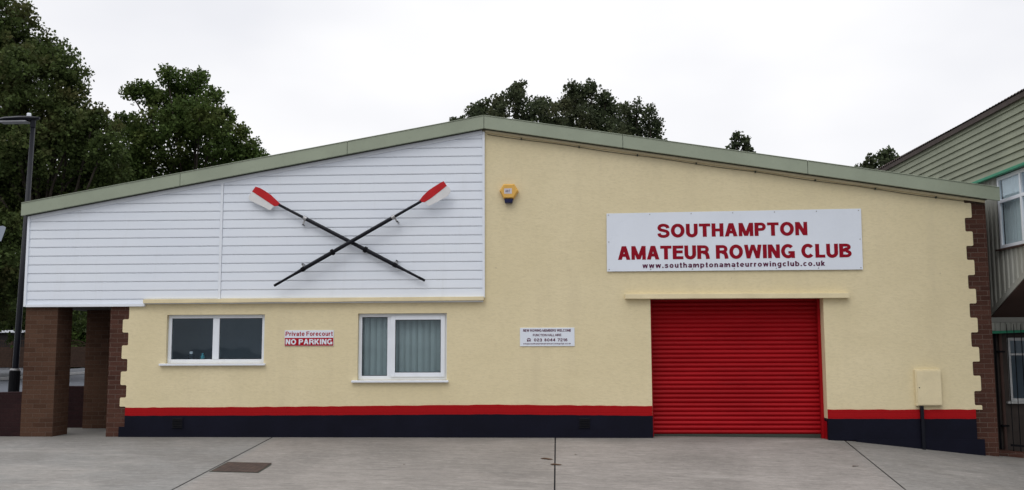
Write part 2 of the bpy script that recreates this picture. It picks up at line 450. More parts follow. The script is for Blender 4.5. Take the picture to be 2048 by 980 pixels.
# top row must lie below every top edge
wall_sheet('rendered_wall', outl, HOLES, 'render', -.012, .21)
outb = (lambda x, z: XW < x < XR, [XW, APX, XR], [-.6, 3.70])
wall_sheet('brick_wall', outb, HOLES, 'brick', .0, .24, grow=.03)
# side and back walls, floor, inner ceiling
m = MB()
m.box(XW, XW + .24, .24, 12, -.6, 4.15); m.box(XR - .24, XR, .24, 12, -.6, 3.95)
m.box(XW, XR, 12, 12.24, -.6, 3.95)
m.build('side_wall', 'brick', B)
for q_ in ((XW + .24, -4.3, 1.5, 1.6), (-4.3, -4.2, .25, 3.6), (.6, .7, .25, 3.6), (-4.2, .6, 3.6, 3.7)): MB().box(*q_, 0.02, 2.7).build('inner_wall', 'inner', B)
MB().box(XW + .24, XR - .24, .24, 12, 2.7, 2.8).build('inner_ceiling', 'inner', B)
MB().box(XW + .24, 1.4, .24, 12, -.1, .02).build('inner_floor', 'floor', B)
# upper part over the porch
m = MB()
m.prism([(XL + .05, 2.24), (XW - .001, 2.24), (XW - .001, under_z(XW)), (XL + .05, under_z(XL + .05))], .0, 3.0)
m.build('porch_upper_wall', 'nb_corr', B)
MB().box(XL + .02, XW - .003, .0, 3.02, 2.19, 2.235).build('soffit', 'soffit', B)
MB().box(-8.95, -8.5, 2.2, 2.28, 2.15, 2.188).build('strip_lamp', 'white', B)
# roof
m = MB()
for (xa, xb, yb) in ((-9.22, XW - .2, 3.2), (XW - .2, APX, 12.4), (APX, 7.25, 12.4)):
    za, zb = top_z(xa) - .02, top_z(xb) - .02
    m.prism([(xa, za - .05), (xb, zb - .05), (xb, zb), (xa, za)], -.09, yb)
m.build('roof', 'roof', B)
# fascia boards in sections
def fascia(xa, xb):
    m = MB()
    m.prism([(xa, top_z(xa) - .216), (xb, top_z(xb) - .216), (xb, top_z(xb)), (xa, top_z(xa))], -.15, -.10)
    m.prism([(xa, top_z(xa) - .0), (xb, top_z(xb) - .0), (xb, top_z(xb) + .012), (xa, top_z(xa) + .012)], -.16, .02)
    o = m.build('fascia_board', 'fascia', B, bevel=.004)
    return o
FJ = [-9.21, -6.44, -3.56, APX, 1.11, 4.155, 7.245]
for a, b in zip(FJ, FJ[1:]): fascia(a + .004, b - .004)
for x in FJ[1:-1]:
    if x == APX: continue
    MB().prism([(x - .01, top_z(x) - .20), (x + .01, top_z(x) - .20), (x + .01, top_z(x) - .004), (x - .01, top_z(x) - .004)], -.146, -.08).build('fascia_joint', 'fascia_joint', B)
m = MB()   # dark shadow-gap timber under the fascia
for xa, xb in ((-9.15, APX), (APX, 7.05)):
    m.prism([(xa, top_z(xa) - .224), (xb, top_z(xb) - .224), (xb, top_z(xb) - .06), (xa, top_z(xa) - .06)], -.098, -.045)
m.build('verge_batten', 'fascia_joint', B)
# cable under the right fascia with clips
xr = [APX + .05 + i * (7.0 - APX) / 24 for i in range(25)]
m = MB().tube([(x, -.03, top_z(x) - .29 - .006 * math.sin(i * 1.3)) for i, x in enumerate(xr)], .0045, 6)
m.build('cable', 'fascia_joint', B)
for k in range(8):
    x = -.6 + k * .98
    MB().box(x - .010, x + .010, -.05, -.012, top_z(x) - .30, top_z(x) - .272).build('cable_clip', 'fascia_joint', B)
MB().prism([(APX + .02, top_z(APX) - .262), (7.04, top_z(7.04) - .262), (7.04, top_z(7.04) - .20), (APX + .02, top_z(APX) - .20)], -.05, -.013).build('verge_trim', 'cream_trim', B)

# white cladding
CY = -.03
def clip_course(za, zb, xa, xb):
    """the part of the strip between za and zb that lies under the sloping trim"""
    lim = lambda x: top_z(x) - .262
    pts = [(xa, za), (xb, za), (xb, zb), (xa, zb)]
    out = []
    for k in range(4):
        p, q = pts[k], pts[(k + 1) % 4]
        fp, fq = lim(p[0]) - p[1], lim(q[0]) - q[1]
        if fp >= 0: out.append(p)
        if (fp >= 0) != (fq >= 0):
            t = fp / (fp - fq); out.append((p[0] + (q[0] - p[0]) * t, p[1] + (q[1] - p[1]) * t))
    return out
def cladding(xa, xb, zbot):
    m = MB(); z = 2.449 - .15 * 2
    while z < 5.3:
        lo, hi = max(z + .006, zbot), z + .150
        if hi - lo > .01:
            for (l, h, yl, yh) in ((lo, min(lo + .014, hi), CY + .002, CY - .007), (min(lo + .014, hi), hi - .004, CY - .007, CY - .003), (hi - .004, hi + .006, CY - .003, CY + .009)):
                p = clip_course(l, h, xa, xb)
                if len(p) >= 3: m.quad(*[(x, yl + (yh - yl) * ((zz - l) / (h - l)), zz) for x, zz in p])
        z += .150
    o = m.build('cladding', 'clad', B)
    # backing board
    p = clip_course(zbot, 9, xa, xb)
    MB().prism(p, CY + .016, -.013).build('cladding_backing', 'white', o)
    return o
cladding(-9.10, -5.765, 2.225); cladding(-5.715, -1.25, 2.225)
def trim(poly, y0=-.055, y1=-.012): return MB().prism(poly, y0, y1).build('cladding_trim', 'white', B, bevel=.003)
trim([(-5.762, 2.225), (-5.718, 2.225), (-5.718, top_z(-5.74) - .262), (-5.762, top_z(-5.74) - .27)], -.05)
trim([(-9.135, 2.19), (-9.095, 2.19), (-9.095, top_z(-9.1) - .23), (-9.135, top_z(-9.1) - .24)], -.06, .05)
trim([(-1.262, 2.30), (-1.222, 2.30), (-1.222, top_z(-1.22) - .255), (-1.262, top_z(-1.22) - .255)], -.06)
xa, xb = -9.09, -1.265
trim([(xa, top_z(xa) - .29), (xb, top_z(xb) - .29), (xb, top_z(xb) - .225), (xa, top_z(xa) - .225)], -.052)
trim([(-9.092, 2.185), (-7.02, 2.185), (-7.02, 2.232), (-9.092, 2.232)], -.06, .02)

# ledges
def wob_box(name, x0, x1, y0, y1, z0, z1, mat, amp=.003, tiltz=0.0, step=.3, bev=.004):
    n = max(2, int((x1 - x0) / step)); m = MB(); rnd = random.Random(int(x0 * 100) + 7)
    rings = []
    for i in range(n + 1):
        x = x0 + (x1 - x0) * i / n; a = rnd.uniform(-amp, amp); b = rnd.uniform(-amp, amp); t = tiltz * i / n
        r = len(m.v); m.v += [(x, y0, z0 + a + t), (x, y0, z1 + b + t), (x, y1, z1 + b + t), (x, y1, z0 + a + t)]; rings.append(r)
    for a, b in zip(rings, rings[1:]):
        for k in range(4): m.f.append((a + k, b + k, b + (k + 1) % 4, a + (k + 1) % 4))
    m.f.append(tuple(rings[0] + k for k in range(4))); m.f.append(tuple(rings[-1] + k for k in range(4))[::-1])
    return m.build(name, mat, B, bevel=bev)
wob_box('lintel_ledge', -7.03, -1.236, -.10, -.008, 2.238, 2.302, 'cream_trim', .004, .012)
wob_box('shutter_lintel', 1.113, 4.77, -.10, -.008, 2.262, 2.342, 'cream_trim', .002, -.008, .6)
# bands: follow the hand-painted line
BT = [(-7.4, .482), (-4, .50), (-.97, .528), (1.54, .502), (4.33, .444), (6.9, .443)]
BB = [(-7.4, .343), (-4, .352), (-.97, .366), (1.54, .340), (4.33, .292), (6.9, .290)]
def band(name, x0, x1, y0, y1, topf, botf, mat, amp=.004):
    n = max(2, int((x1 - x0) / .12)); rnd = random.Random(int(x0 * 10) + 3); m = MB(); r_ = []
    for i in range(n + 1):
        x = x0 + (x1 - x0) * i / n; t = topf(x) + rnd.uniform(-amp, amp); b = botf(x)
        r = len(m.v); m.v += [(x, y0, b), (x, y0, t), (x, y1, t), (x, y1, b)]; r_.append(r)
    for a, b in zip(r_, r_[1:]):
        for k in range(4): m.f.append((a + k, b + k, b + (k + 1) % 4, a + (k + 1) % 4))
    m.f.append(tuple(r_[0] + k for k in range(4))); m.f.append(tuple(r_[-1] + k for k in range(4))[::-1])
    return m.build(name, mat, B)
bt = lambda x: lerp(x, BT); bb = lambda x: lerp(x, BB)
band('painted_band', -7.305, 1.529, -.02, .18, bt, lambda x: bb(x) - .01, 'red_brick')
band('painted_band', 4.364, 6.722, -.02, .18, bt, lambda x: bb(x) - .01, 'red_brick')
band('plinth', -7.30, 1.535, -.032, .178, lambda x: bb(x) + .004, lambda x: -.15, 'navy', .003)
band('plinth', 4.358, 6.718, -.032, .178, lambda x: bb(x) + .004, lambda x: -.05, 'navy', .003)
band('plinth', 4.80, 6.83, -.04, .17, lambda x: -.035 + .004, lambda x: lerp(x, BASE) - .1, 'navy', .003)
band('plinth', -7.40, -7.299, -.030, .17, lambda x: .165, lambda x: -.15, 'navy', .001)
# plinth vents
for vx in (-6.39, .418):
    o = MB().box(vx - .10, vx + .10, -.042, -.030, .14, .325).build('air_vent', 'navy', B, bevel=.003)
    m = MB()
    for k in range(6):
        z = .155 + k * .027
        m.prismx([(-.056, z), (-.050, z + .006), (-.041, z + .018), (-.041, z + .004)], vx - .085, vx + .085)
    m.build('louvre', 'black_matt', o)

# windows ---------------------------------------------------------
def frame_ring(m, x0, x1, z0, z1, w, y0, y1, wb=None):
    wb = wb or w
    m.box(x0, x0 + w, y0, y1, z0, z1); m.box(x1 - w, x1, y0, y1, z0, z1)
    m.box(x0 + w, x1 - w, y0 + .0005, y1, z1 - w, z1); m.box(x0 + w, x1 - w, y0 + .0005, y1, z0, z0 + wb)
def window_1():
    x0, x1, z0, z1 = W1
    m = MB(); frame_ring(m, x0 + .002, x1 - .002, z0 + .002, z1 - .002, .058, .055, .12, .065)
    fr = m.build('window_frame', 'white', B, bevel=.004)
    xm = -5.81
    MB().box(xm - .055, xm + .055, .05, .12, z0 + .067, z1 - .062).build('mullion', 'white', fr, bevel=.005)
    MB().box(x0 + .06, xm - .055, .085, .091, z0 + .067, z1 - .06).build('pane', 'glass', fr)
    MB().box(xm + .055, x1 - .06, .085, .091, z0 + .067, z1 - .06).build('pane', 'glass', fr)
    m = MB()
    for a, b in ((x0 + .06, xm - .055), (xm + .055, x1 - .06)): frame_ring(m, a, b, z0 + .067, z1 - .06, .008, .078, .0845)
    m.build('gasket', 'black_matt', fr)
    MB().box(-6.735, -4.925, -.07, .06, 1.183, 1.219).build('window_sill', 'white', B, bevel=.006)
    MB().box(x0, x1, .125, .42, 1.19, 1.218).build('inner_sill', 'inner', B)
window_1()
def window_2():
    x0, x1, z0, z1 = W2
    m = MB(); frame_ring(m, x0 + .002, x1 - .002, z0 + .002, z1 - .002, .056, .055, .12, .065)
    fr = m.build('window_frame', 'white', B, bevel=.004)
    MB().box(-2.876, -2.80, .052, .12, z0 + .067, z1 - .06).build('mullion', 'white', fr, bevel=.005)
    MB().box(x0 + .058, -2.876, .085, .091, z0 + .067, z1 - .058).build('pane', 'glass', fr)
    m = MB(); frame_ring(m, -2.812, x1 - .035, z0 + .05, z1 - .035, .072, .036, .08)
    sa = m.build('opening_sash', 'white', fr, bevel=.005)
    MB().box(-2.74, x1 - .107, .06, .066, z0 + .122, z1 - .107).build('pane', 'glass', fr)
    m = MB(); frame_ring(m, x0 + .058, -2.876, z0 + .067, z1 - .058, .008, .078, .0845)
    frame_ring(m, -2.74, x1 - .107, z0 + .122, z1 - .107, .008, .052, .059)
    m.build('gasket', 'black_matt', fr)
    MB().box(-3.455, -1.83, -.07, .06, .895, .932).build('window_sill', 'white', B, bevel=.006)
    MB().box(x0, x1, .125, .42, .90, .93).build('inner_sill', 'inner', B)
window_2()
# roller shutter --------------------------------------------------
m = MB(); zz = .02; prof = []
while zz < 2.33:
    for k in range(7):
        t = k / 7; prof.append((.312 - .026 * math.sin(math.pi * t) ** .8, zz + t * .0735))
    zz += .0735
prof.append((.312, zz))
xa, xb = 1.545, 4.36
i = 0
for (ya, za), (yb, zb) in zip(prof, prof[1:]): m.quad((xa, ya, za), (xb, ya, za), (xb, yb, zb), (xa, yb, zb))
sh = m.build('roller_shutter', 'shutter', B, merge=True, smooth=False)
MB().box(xa, xb, .285, .325, -.06, .022).build('bottom_rail', 'fascia_joint', sh, bevel=.004)
for a, b in ((1.500, 1.570), (4.318, 4.40)):
    MB().box(a, b, .190, .275, -.07, 2.33).build('guide_rail', 'shutter', sh, bevel=.004)
MB().box(4.353, 4.3575, .03, .189, -.07, .25).build('painted_reveal', 'shutter', B)

# porch piers and walls -------------------------------------------
def pier(x0, x1, y0, y1, z1, label_=None):
    return MB().box(x0, x1, y0, y1, -.1, z1).build('brick_pier', 'brick_pier', B, bevel=.004)
pier(-9.115, -8.555, .0, .50, 2.19)
pier(-8.85, -8.24, 1.6, 2.1, 2.19)
# ---------------------------------------------------------------- free-standing low walls
o = MB().box(-8.62, -8.0, 2.02, 2.22, -.1, .745)
o = MB().box(-9.7, -8.86, 1.72, 1.92, -.05, .77).build('low_brick_wall', 'brick_dark', loc=(-9.2, 1.8, 0), bevel=.01)
tag(o, 'low dark brick wall closing the back of the open porch between the two piers', 'wall')
m = MB(); m.prism([(-14.0, -.1), (-9.122, -.1), (-9.122, .745), (-14.0, .66)], .02, .24)
o = m.build('low_brick_wall', 'brick_dark', loc=(-11.5, .1, 0), bevel=.01)
tag(o, 'low dark maroon brick wall running left from the front brick pier to the frame edge', 'wall')

# ---------------------------------------------------------------- lettering (own stroke alphabet)
def arc(cx, cz, rx, rz, a0, a1, n=14):
    return [(cx + rx * math.cos(R(a0 + (a1 - a0) * i / n)), cz + rz * math.sin(R(a0 + (a1 - a0) * i / n))) for i in range(n + 1)]
def cat(pts, n=5):
    out = []; P = [pts[0]] + pts + [pts[-1]]
    for i in range(1, len(P) - 2):
        for k in range(n):
            t = k / n; p0, p1, p2, p3 = P[i - 1:i + 3]
            out.append(tuple(.5 * (2 * p1[j] + (p2[j] - p0[j]) * t + (2 * p0[j] - 5 * p1[j] + 4 * p2[j] - p3[j]) * t * t + (3 * p1[j] - p0[j] - 3 * p2[j] + p3[j]) * t ** 3) for j in (0, 1)))
    return out + [pts[-1]]
def glyph(c, t):
    h = t / 2; b = t * .86; hb = b / 2; P = []
    rect = lambda x0, z0, x1, z1: P.append(('p', [(x0, z0), (x1, z0), (x1, z1), (x0, z1)]))
    dia = lambda x0, z0, x1, z1, w=None: P.append(('p', [(x0 - (w or h), z0), (x0 + (w or h), z0), (x1 + (w or h), z1), (x1 - (w or h), z1)]))
    st = lambda pts, w=None: P.append(('s', pts, w or b))
    X = .74
    if c == 'A': w = .80; dia(h, 0, w / 2 - .02, 1); dia(w - h, 0, w / 2 + .02, 1); rect(.22, .22, w - .22, .22 + b)
    elif c == 'B': w = .76; rect(0, 0, t, 1); st([(t, 1 - hb), (.42, 1 - hb)] + arc(.44, .755, .19, .245 - hb, 90, -90, 8) + [(t, .51)]); st([(t, .51), (.44, .51)] + arc(.45, .275, .22, .275 - hb, 80, -90, 8) + [(t, hb)])
    elif c == 'C': w = .82; st(arc(.43, .5, .43 - h, .515 - hb, 40, 320, 20), t * .95)
    elif c == 'E': w = .68; rect(0, 0, t, 1); rect(t, 0, w, b); rect(t, 1 - b, w, 1); rect(t, .43, w - .04, .43 + b)
    elif c == 'F': w = .64; rect(0, 0, t, 1); rect(t, 1 - b, w, 1); rect(t, .43, w - .06, .43 + b)
    elif c == 'G': w = .87; st(arc(.44, .5, .44 - h, .515 - hb, 42, 330, 22), t * .95); rect(w - t * .85, 0, w, .5); rect(.47, .5 - b * .85, w - t * .85, .5)
    elif c == 'H': w = .75; rect(0, 0, t, 1); rect(w - t, 0, w, 1); rect(t, .5 - hb, w - t, .5 + hb)
    elif c == 'I': w = t; rect(0, 0, t, 1)
    elif c == 'K': w = .80; rect(0, 0, t, 1); dia(t + .02, .36, w - t * .75, 1, h * 1.2); dia(.32, .56, w - h * 1.1, 0, h * 1.15)
    elif c == 'L': w = .62; rect(0, 0, t, 1); rect(t, 0, w, b)
    elif c == 'M': w = .92; rect(0, 0, t * .9, 1); rect(w - t * .9, 0, w, 1); dia(h * 1.1, 1, w / 2, .02, h * .95); dia(w - h * 1.1, 1, w / 2, .02, h * .95)
    elif c == 'N': w = .76; rect(0, 0, t * .95, 1); rect(w - t * .95, 0, w, 1); dia(h * 1.1, 1, w - h * 1.1, 0, h * 1.1)
    elif c == 'O': w = .88; st(arc(w / 2, .5, w / 2 - h, .515 - hb, 0, 360, 28), t * .96)
    elif c == 'P': w = .72; rect(0, 0, t, 1); st([(t, 1 - hb), (.42, 1 - hb)] + arc(.43, .69, .29 - h * .9, .31 - hb, 90, -90, 9) + [(t, .38 + hb)])
    elif c == 'R': w = .78; rect(0, 0, t, 1); st([(t, 1 - hb), (.42, 1 - hb)] + arc(.45, .70, .30 - h * .9, .30 - hb, 90, -90, 9) + [(t, .40 + hb)]); st(cat([(.40, .48), (.58, .40), (.645, .24), (.68, .0)]), t * .95)
    elif c == 'S': w = .77; st(cat([(.66, .70), (.61, .85), (.38, .93), (.17, .86), (.115, .71), (.19, .59), (.39, .52), (.60, .44), (.665, .29), (.60, .14), (.39, .075), (.17, .14), (.10, .31)]), t * .88)
    elif c == 'T': w = .72; rect(w / 2 - h, 0, w / 2 + h, 1 - b); rect(0, 1 - b, w, 1)
    elif c == 'U': w = .75; st([(h, 1), (h, .36)] + arc(w / 2, .36, w / 2 - h, .375 - hb, 180, 360, 14) + [(w - h, .36), (w - h, 1)], t * .97)
    elif c == 'W': w = 1.12; dia(h, 1, .27, 0, h * .95); dia(.27, 0, w / 2, 1, h * .9); dia(w / 2, 1, w - .27, 0, h * .9); dia(w - .27, 0, w - h, 1, h * .95)
    elif c in 'oec':
        w = .62
        if c == 'o': st(arc(.31, X / 2, .31 - h * .9, X / 2 + .01 - hb, 0, 360, 20), t * .9)
        if c == 'c': w = .57; st(arc(.31, X / 2, .31 - h * .9, X / 2 + .01 - hb, 45, 315, 16), t * .9)
        if c == 'e': w = .6; st(arc(.31, X / 2, .31 - h * .9, X / 2 + .01 - hb, 0, 318, 18), t * .9); rect(.12, X / 2 - hb * .8, .57, X / 2 + hb * .4)
    elif c == 'a': w = .58; st([(.09, .54)] + arc(.29, .50, .20, .24 - hb, 150, 0, 9) + [(.50 - h * .2, 0)], t * .86); st(arc(.27, .21, .19, .21 - hb * .8, 60, 400, 14), t * .8)
    elif c in 'bpdgq':
        w = .62; ox = .31
        st(arc(ox, X / 2, .31 - h * .9, X / 2 + .01 - hb, 0, 360, 18), t * .85)
        if c == 'b': rect(0, 0, t * .95, 1.0)
        if c == 'p': rect(0, -.22, t * .95, X)
        if c == 'd': rect(w - t * .95, 0, w, 1.0)
        if c == 'q': rect(w - t * .95, -.22, w, X)
        if c == 'g': st([(w - h, X), (w - h, -.02)] + arc(.31, -.03, .31 - h, .17, 0, -150, 9), t * .9)
    elif c == 'h': w = .58; rect(0, 0, t * .95, 1.0); st([(h, .42)] + arc(.30, .42, .28 - h, .33 - hb, 180, 0, 10) + [(w - h, 0)], t * .9)
    elif c == 'n': w = .58; rect(0, 0, t * .95, X); st([(h, .42)] + arc(.30, .42, .28 - h, .33 - hb, 180, 0, 10) + [(w - h, 0)], t * .9)
    elif c == 'u': w = .58; rect(w - t * .95, 0, w, X); st([(h, X), (h, .32)] + arc(.28, .32, .28 - h, .33 - hb, 180, 360, 10), t * .9)
    elif c == 'm': w = .90; rect(0, 0, t * .9, X); st([(h, .42)] + arc(.25, .46, .23 - h, .29 - hb, 180, 0, 8) + [(.48 - h, 0)], t * .85); st([(.48 - h, .42)] + arc(.67, .46, .23 - h, .29 - hb, 180, 0, 8) + [(w - h, 0)], t * .85)
    elif c == 'r': w = .40; rect(0, 0, t * .95, X); st(arc(.34, .40, .34 - h, .345 - hb, 180, 85, 7), t * .9)
    elif c == 'i': w = t; rect(0, 0, t * .95, X); rect(0, .85, t * .95, 1.0)
    elif c == 'l': w = t; rect(0, 0, t * .95, 1.0)
    elif c == 'k': w = .58; rect(0, 0, t * .95, 1.0); dia(t, .28, w - t * .7, X, h); dia(.25, .40, w - h, 0, h)
    elif c == 't': w = .36; rect(.08, .1, .08 + t * .9, .95); rect(0, X - b * .85, w, X); rect(.08, 0, w, b * .85)
    elif c == 'f': w = .36; rect(.08, 0, .08 + t * .9, .85); rect(0, X - b * .85, w, X); rect(.08, 1 - b * .85, w, 1)
    elif c == 's': w = .55; st(cat([(.46, .52), (.42, .62), (.27, .66), (.13, .61), (.11, .51), (.27, .41), (.43, .31), (.45, .19), (.40, .10), (.27, .07), (.13, .11), (.08, .22)]), t * .78)
    elif c == 'v': w = .56; dia(h * .9, X, w / 2, 0, h * .9); dia(w - h * .9, X, w / 2, 0, h * .9)
    elif c == 'w': w = .82; dia(h * .8, X, .22, 0, h * .8); dia(.22, 0, w / 2, X, h * .8); dia(w / 2, X, w - .22, 0, h * .8); dia(w - .22, 0, w - h * .8, X, h * .8)
    elif c == '.': w = t; rect(0, 0, t, t * .95)
    elif c == '@': w = .9; st(arc(.45, .36, .38, .42, -60, 260, 20), t * .6); st(arc(.45, .36, .17, .2, 0, 360, 12), t * .6)
    elif c == '0': w = .64; st(arc(.32, .5, .32 - h * .9, .51 - hb, 0, 360, 22), t * .9)
    elif c == '1': w = .40; rect(.18, 0, .18 + t, 1); P.append(('p', [(0, .68), (.2, .68), (.2, 1), (.12, .84), (0, .80)]))
    elif c == '2': w = .62; st(cat([(.09, .64), (.13, .84), (.31, .92), (.50, .84), (.52, .66), (.40, .48), (.20, .30), (.09, .1)]), t * .88); rect(.02, 0, w, b)
    elif c == '3': w = .62; st(cat([(.09, .72), (.16, .88), (.32, .92), (.49, .84), (.49, .64), (.30, .53)]), t * .86); st(cat([(.30, .53), (.50, .46), (.54, .28), (.46, .12), (.30, .08), (.14, .12), (.08, .28)]), t * .86)
    elif c == '4': w = .64; rect(.38, 0, .38 + t * .95, 1); rect(0, .22, w, .22 + b); dia(.09, .32, .44, 1, h * .9)
    elif c == '6': w = .63; st(arc(.32, .33, .32 - h, .33 - hb, 0, 360, 18), t * .86); st(cat([(.54, .76), (.46, .89), (.32, .93), (.17, .84), (.10, .62), (.09, .36)]), t * .86)
    elif c == '7': w = .60; rect(0, 1 - b, w, 1); dia(.22, 0, w - h, 1 - b, h)
    elif c == '8': w = .63; st(arc(.315, .74, .24 - h * .7, .27 - hb, 0, 360, 16), t * .82); st(arc(.315, .28, .30 - h, .29 - hb, 0, 360, 16), t * .86)
    else: return [], .3
    return P, w
def text(name, string, x0, x1, z0, capz, y, mat, parent, t=.22, gap=.10, depth=.002, skew=0.0, space=.30):
    """lettering between x0 and x1, baseline z0, capital height capz; skew = rise of the baseline per metre"""
    pen = 0; words = [[]]
    for c in string:
        if c == ' ': pen += space; words.append([]); continue
        P, w = glyph(c, t); words[-1].append((pen, P)); pen += w + gap
    W = pen - gap; sx = (x1 - x0) / W; k = 0
    def tr(px, pz, ox):
        x = x0 + (ox + px) * sx; return (x, z0 + pz * capz + (x - x0) * skew)
    for items in words:
      m = MB()
      for ox, P in items:
        for pr in P:
            yo = y - depth - (k % 5) * .0003; k += 1
            if pr[0] == 'p':
                m.prism([tr(a, b, ox) for a, b in pr[1]], yo, y)
            else:
                pts, w = pr[1], pr[2] / 2; n = len(pts); closed = abs(pts[0][0] - pts[-1][0]) + abs(pts[0][1] - pts[-1][1]) < 1e-6
                L = []; Rr = []
                for i in range(n):
                    if closed and i in (0, n - 1): a, b = pts[-2], pts[1]
                    else: a, b = pts[max(i - 1, 0)], pts[min(i + 1, n - 1)]
                    dx, dz = b[0] - a[0], b[1] - a[1]; q = math.hypot(dx, dz) or 1
                    nx, nz = -dz / q, dx / q
                    L.append((pts[i][0] + nx * w, pts[i][1] + nz * w)); Rr.append((pts[i][0] - nx * w, pts[i][1] - nz * w))
                for i in range(n - 1):
                    m.prism([tr(*L[i], ox), tr(*L[i + 1], ox), tr(*Rr[i + 1], ox), tr(*Rr[i], ox)], yo, y)
      o = m.build(name, mat, parent)
    return o

# big sign
T = thing('wall_sign', (2.93, -.03, 2.7), 'large white club name board with red capital lettering above the red roller shutter', 'sign')
q = [(.822, 2.724), (5.033, 2.726), (5.043, 3.742), (.828, 3.703)]
sy = -.04; q = [at(x, z, sy) for x, z in q]
MB().prism(q, sy, sy + .012).build('board', 'white_sheet', T, bevel=.002)
f = sy - .0005
def A(x, z, Y=sy): return at(x, z, Y)
def sign_text(s, xa, za, xb, zb, cap, mat, **kw):
    (xa, za), (xb, zb) = A(xa, za), A(xb, zb)
    return text('lettering', s, xa, xb, za, cap, f, mat, T, skew=(zb - za) / (xb - xa), **kw)
sign_text('SOUTHAMPTON', 1.673, 3.288, 4.150, 3.305, .222, 'red_letter', t=.25, gap=.08)
sign_text('AMATEUR ROWING CLUB', 1.008, 2.918, 4.855, 2.930, .228, 'red_letter', t=.25, gap=.07, space=.34)
sign_text('www.southamptonamateurrowingclub.co.uk', 1.413, 2.776, 4.418, 2.793, .085, 'maroon_letter', t=.22, gap=.17)
for k in range(7):
    t = k / 6
    for zz0, zz1 in ((3.675, 3.71), (2.757, 2.757)):
        x, z = A(.86 + t * 4.14, zz0 + (zz1 - zz0) * t)
        MB().tube([(x, sy - .004, z), (x, sy + .002, z)], .010, 8).build('screw', 'steel', T)
for x, z in ((.86, 3.22), (5.005, 3.23)):
    x, z = A(x, z); MB().tube([(x, sy - .004, z), (x, sy + .002, z)], .010, 8).build('screw', 'steel', T)
# MB wall sign spacer so the board is held by the wall
MB().box(q[0][0] + .1, q[1][0] - .1, sy + .012, -.012, 2.9, 3.5).build('batten', 'steel', T)

# parking sign
sy = -.025; T = thing('wall_sign', (-4.2, sy, 1.5), 'small red and white no parking sign between the two white windows', 'sign')
x0, z0 = A(-4.612, 1.506, sy); x1, z1 = A(-3.778, 1.769, sy)
MB().box(x0, x1, sy, -.012, z0, z1).build('board', 'white_sheet', T, bevel=.002)
zm = z0 + (z1 - z0) * .515
MB().box(x0 + .004, x1 - .004, sy - .0015, sy + .003, z0 + .004, zm).build('red_panel', 'red_sign', T)
text('lettering', 'Private Forecourt', x0 + .015, x1 - .015, zm + .034, .072, sy - .0005, 'red_sign', T, t=.19, gap=.12)
text('lettering', 'NO PARKING', x0 + .02, x1 - .02, z0 + .026, .088, sy - .002, 'white_sheet', T, t=.23, gap=.10, space=.34)
# membership sign
T = thing('wall_sign', (-.18, sy, 1.5), 'small white notice with maroon wording and a telephone number on the cream wall', 'sign')
x0, z0 = A(-.639, 1.487, sy); x1, z1 = A(.27, 1.793, sy)
MB().box(x0, x1, sy, -.012, z0, z1).build('board', 'white_sheet', T, bevel=.002)
f = sy - .0005
text('lettering', 'NEW ROWING MEMBERS WELCOME', -.584, .210, 1.728, .040, f, 'maroon_letter', T, t=.20, gap=.11, space=.35)
text('lettering', 'FUNCTION HALL HIRE', -.422, .049, 1.653, .037, f, 'maroon_letter', T, t=.18, gap=.11, space=.35)
text('lettering', '023 8044 7216', -.405, .151, 1.567, .048, f, 'maroon_letter', T, t=.20, gap=.13, space=.5)
text('lettering', 'info@southamptonamateurrowingclub.co.uk', -.582, .205, 1.519, .022, f, 'maroon_letter', T, t=.18, gap=.15)
m = MB(); cx, cz = -.49, 1.567
m.prism([(cx - .034, cz), (cx + .034, cz), (cx + .026, cz + .026), (cx - .026, cz + .026)], f - .002, f)
hp = arc(cx, cz + .018, .034, .030, 165, 15, 8)
for a, b in zip(hp, hp[1:]): m.prism([(a[0], a[1] - .006), (b[0], b[1] - .006), (b[0], b[1] + .007), (a[0], a[1] + .007)], f - .0023, f)
m.build('telephone_symbol', 'maroon_letter', T)
m = MB(); m.tube([(cx, f - .004, cz + .013), (cx, f, cz + .013)], .0075, 10); m.build('dial', 'white_sheet', T)

# alarm box
T = thing('alarm_box', (-.81, -.03, 4.0), 'yellow hexagonal burglar alarm box with dark blue strobe lens high on the cream wall', 'alarm')
def hexp(s_): return [(-.935 - .0 + 0, 0)]
F_ = -.11
pts_w = [(-.968, 4.113), (-.905, 4.222), (-.728, 4.220), (-.661, 4.109), (-.738, 3.985), (-.903, 3.986)]
pf = [at(x, z, F_) for x, z in pts_w]; cx = sum(p[0] for p in pf) / 6; cz = sum(p[1] for p in pf) / 6
outer = [(cx + (x - cx) * 1.06, cz + (z - cz) * 1.06) for x, z in pf]
inner = [(cx + (x - cx) * .92, cz + (z - cz) * .92) for x, z in pf]
m = MB(); i = 0
m.v += [(x, -.012, z) for x, z in outer] + [(x, F_ + .03, z) for x, z in outer] + [(x, F_, z) for x, z in inner]
for r_ in (0, 6):
    for k in range(6): m.f.append((r_ + k, r_ + (k + 1) % 6, r_ + 6 + (k + 1) % 6, r_ + 6 + k))
m.f.append((12, 13, 14, 15, 16, 17)); m.f.append((5, 4, 3, 2, 1, 0))
m.build('cover', 'alarm', T, bevel=.006)
MB().prism([at(x, z, F_) for x, z in ((-.897, 3.975), (-.743, 3.975), (-.757, 3.905), (-.882, 3.905))], F_ + .01, -.013).build('strobe_lens', 'lens', T, bevel=.008)
a, b = at(-.895, 4.06, F_), at(-.765, 4.15, F_)
MB().box(a[0], b[0], F_ - .002, F_ + .002, a[1], b[1]).build('label_plate', 'label', T)
m = MB(); zc = (a[1] + b[1]) / 2 - .02
for k in range(2):
    pass
P_ = []
def DT(c): return c
ad = text('lettering', 'A', a[0] + .022, a[0] + .045, zc, .04, F_ - .0022, 'lens', T, t=.18)
m = MB(); x_ = a[0] + .053
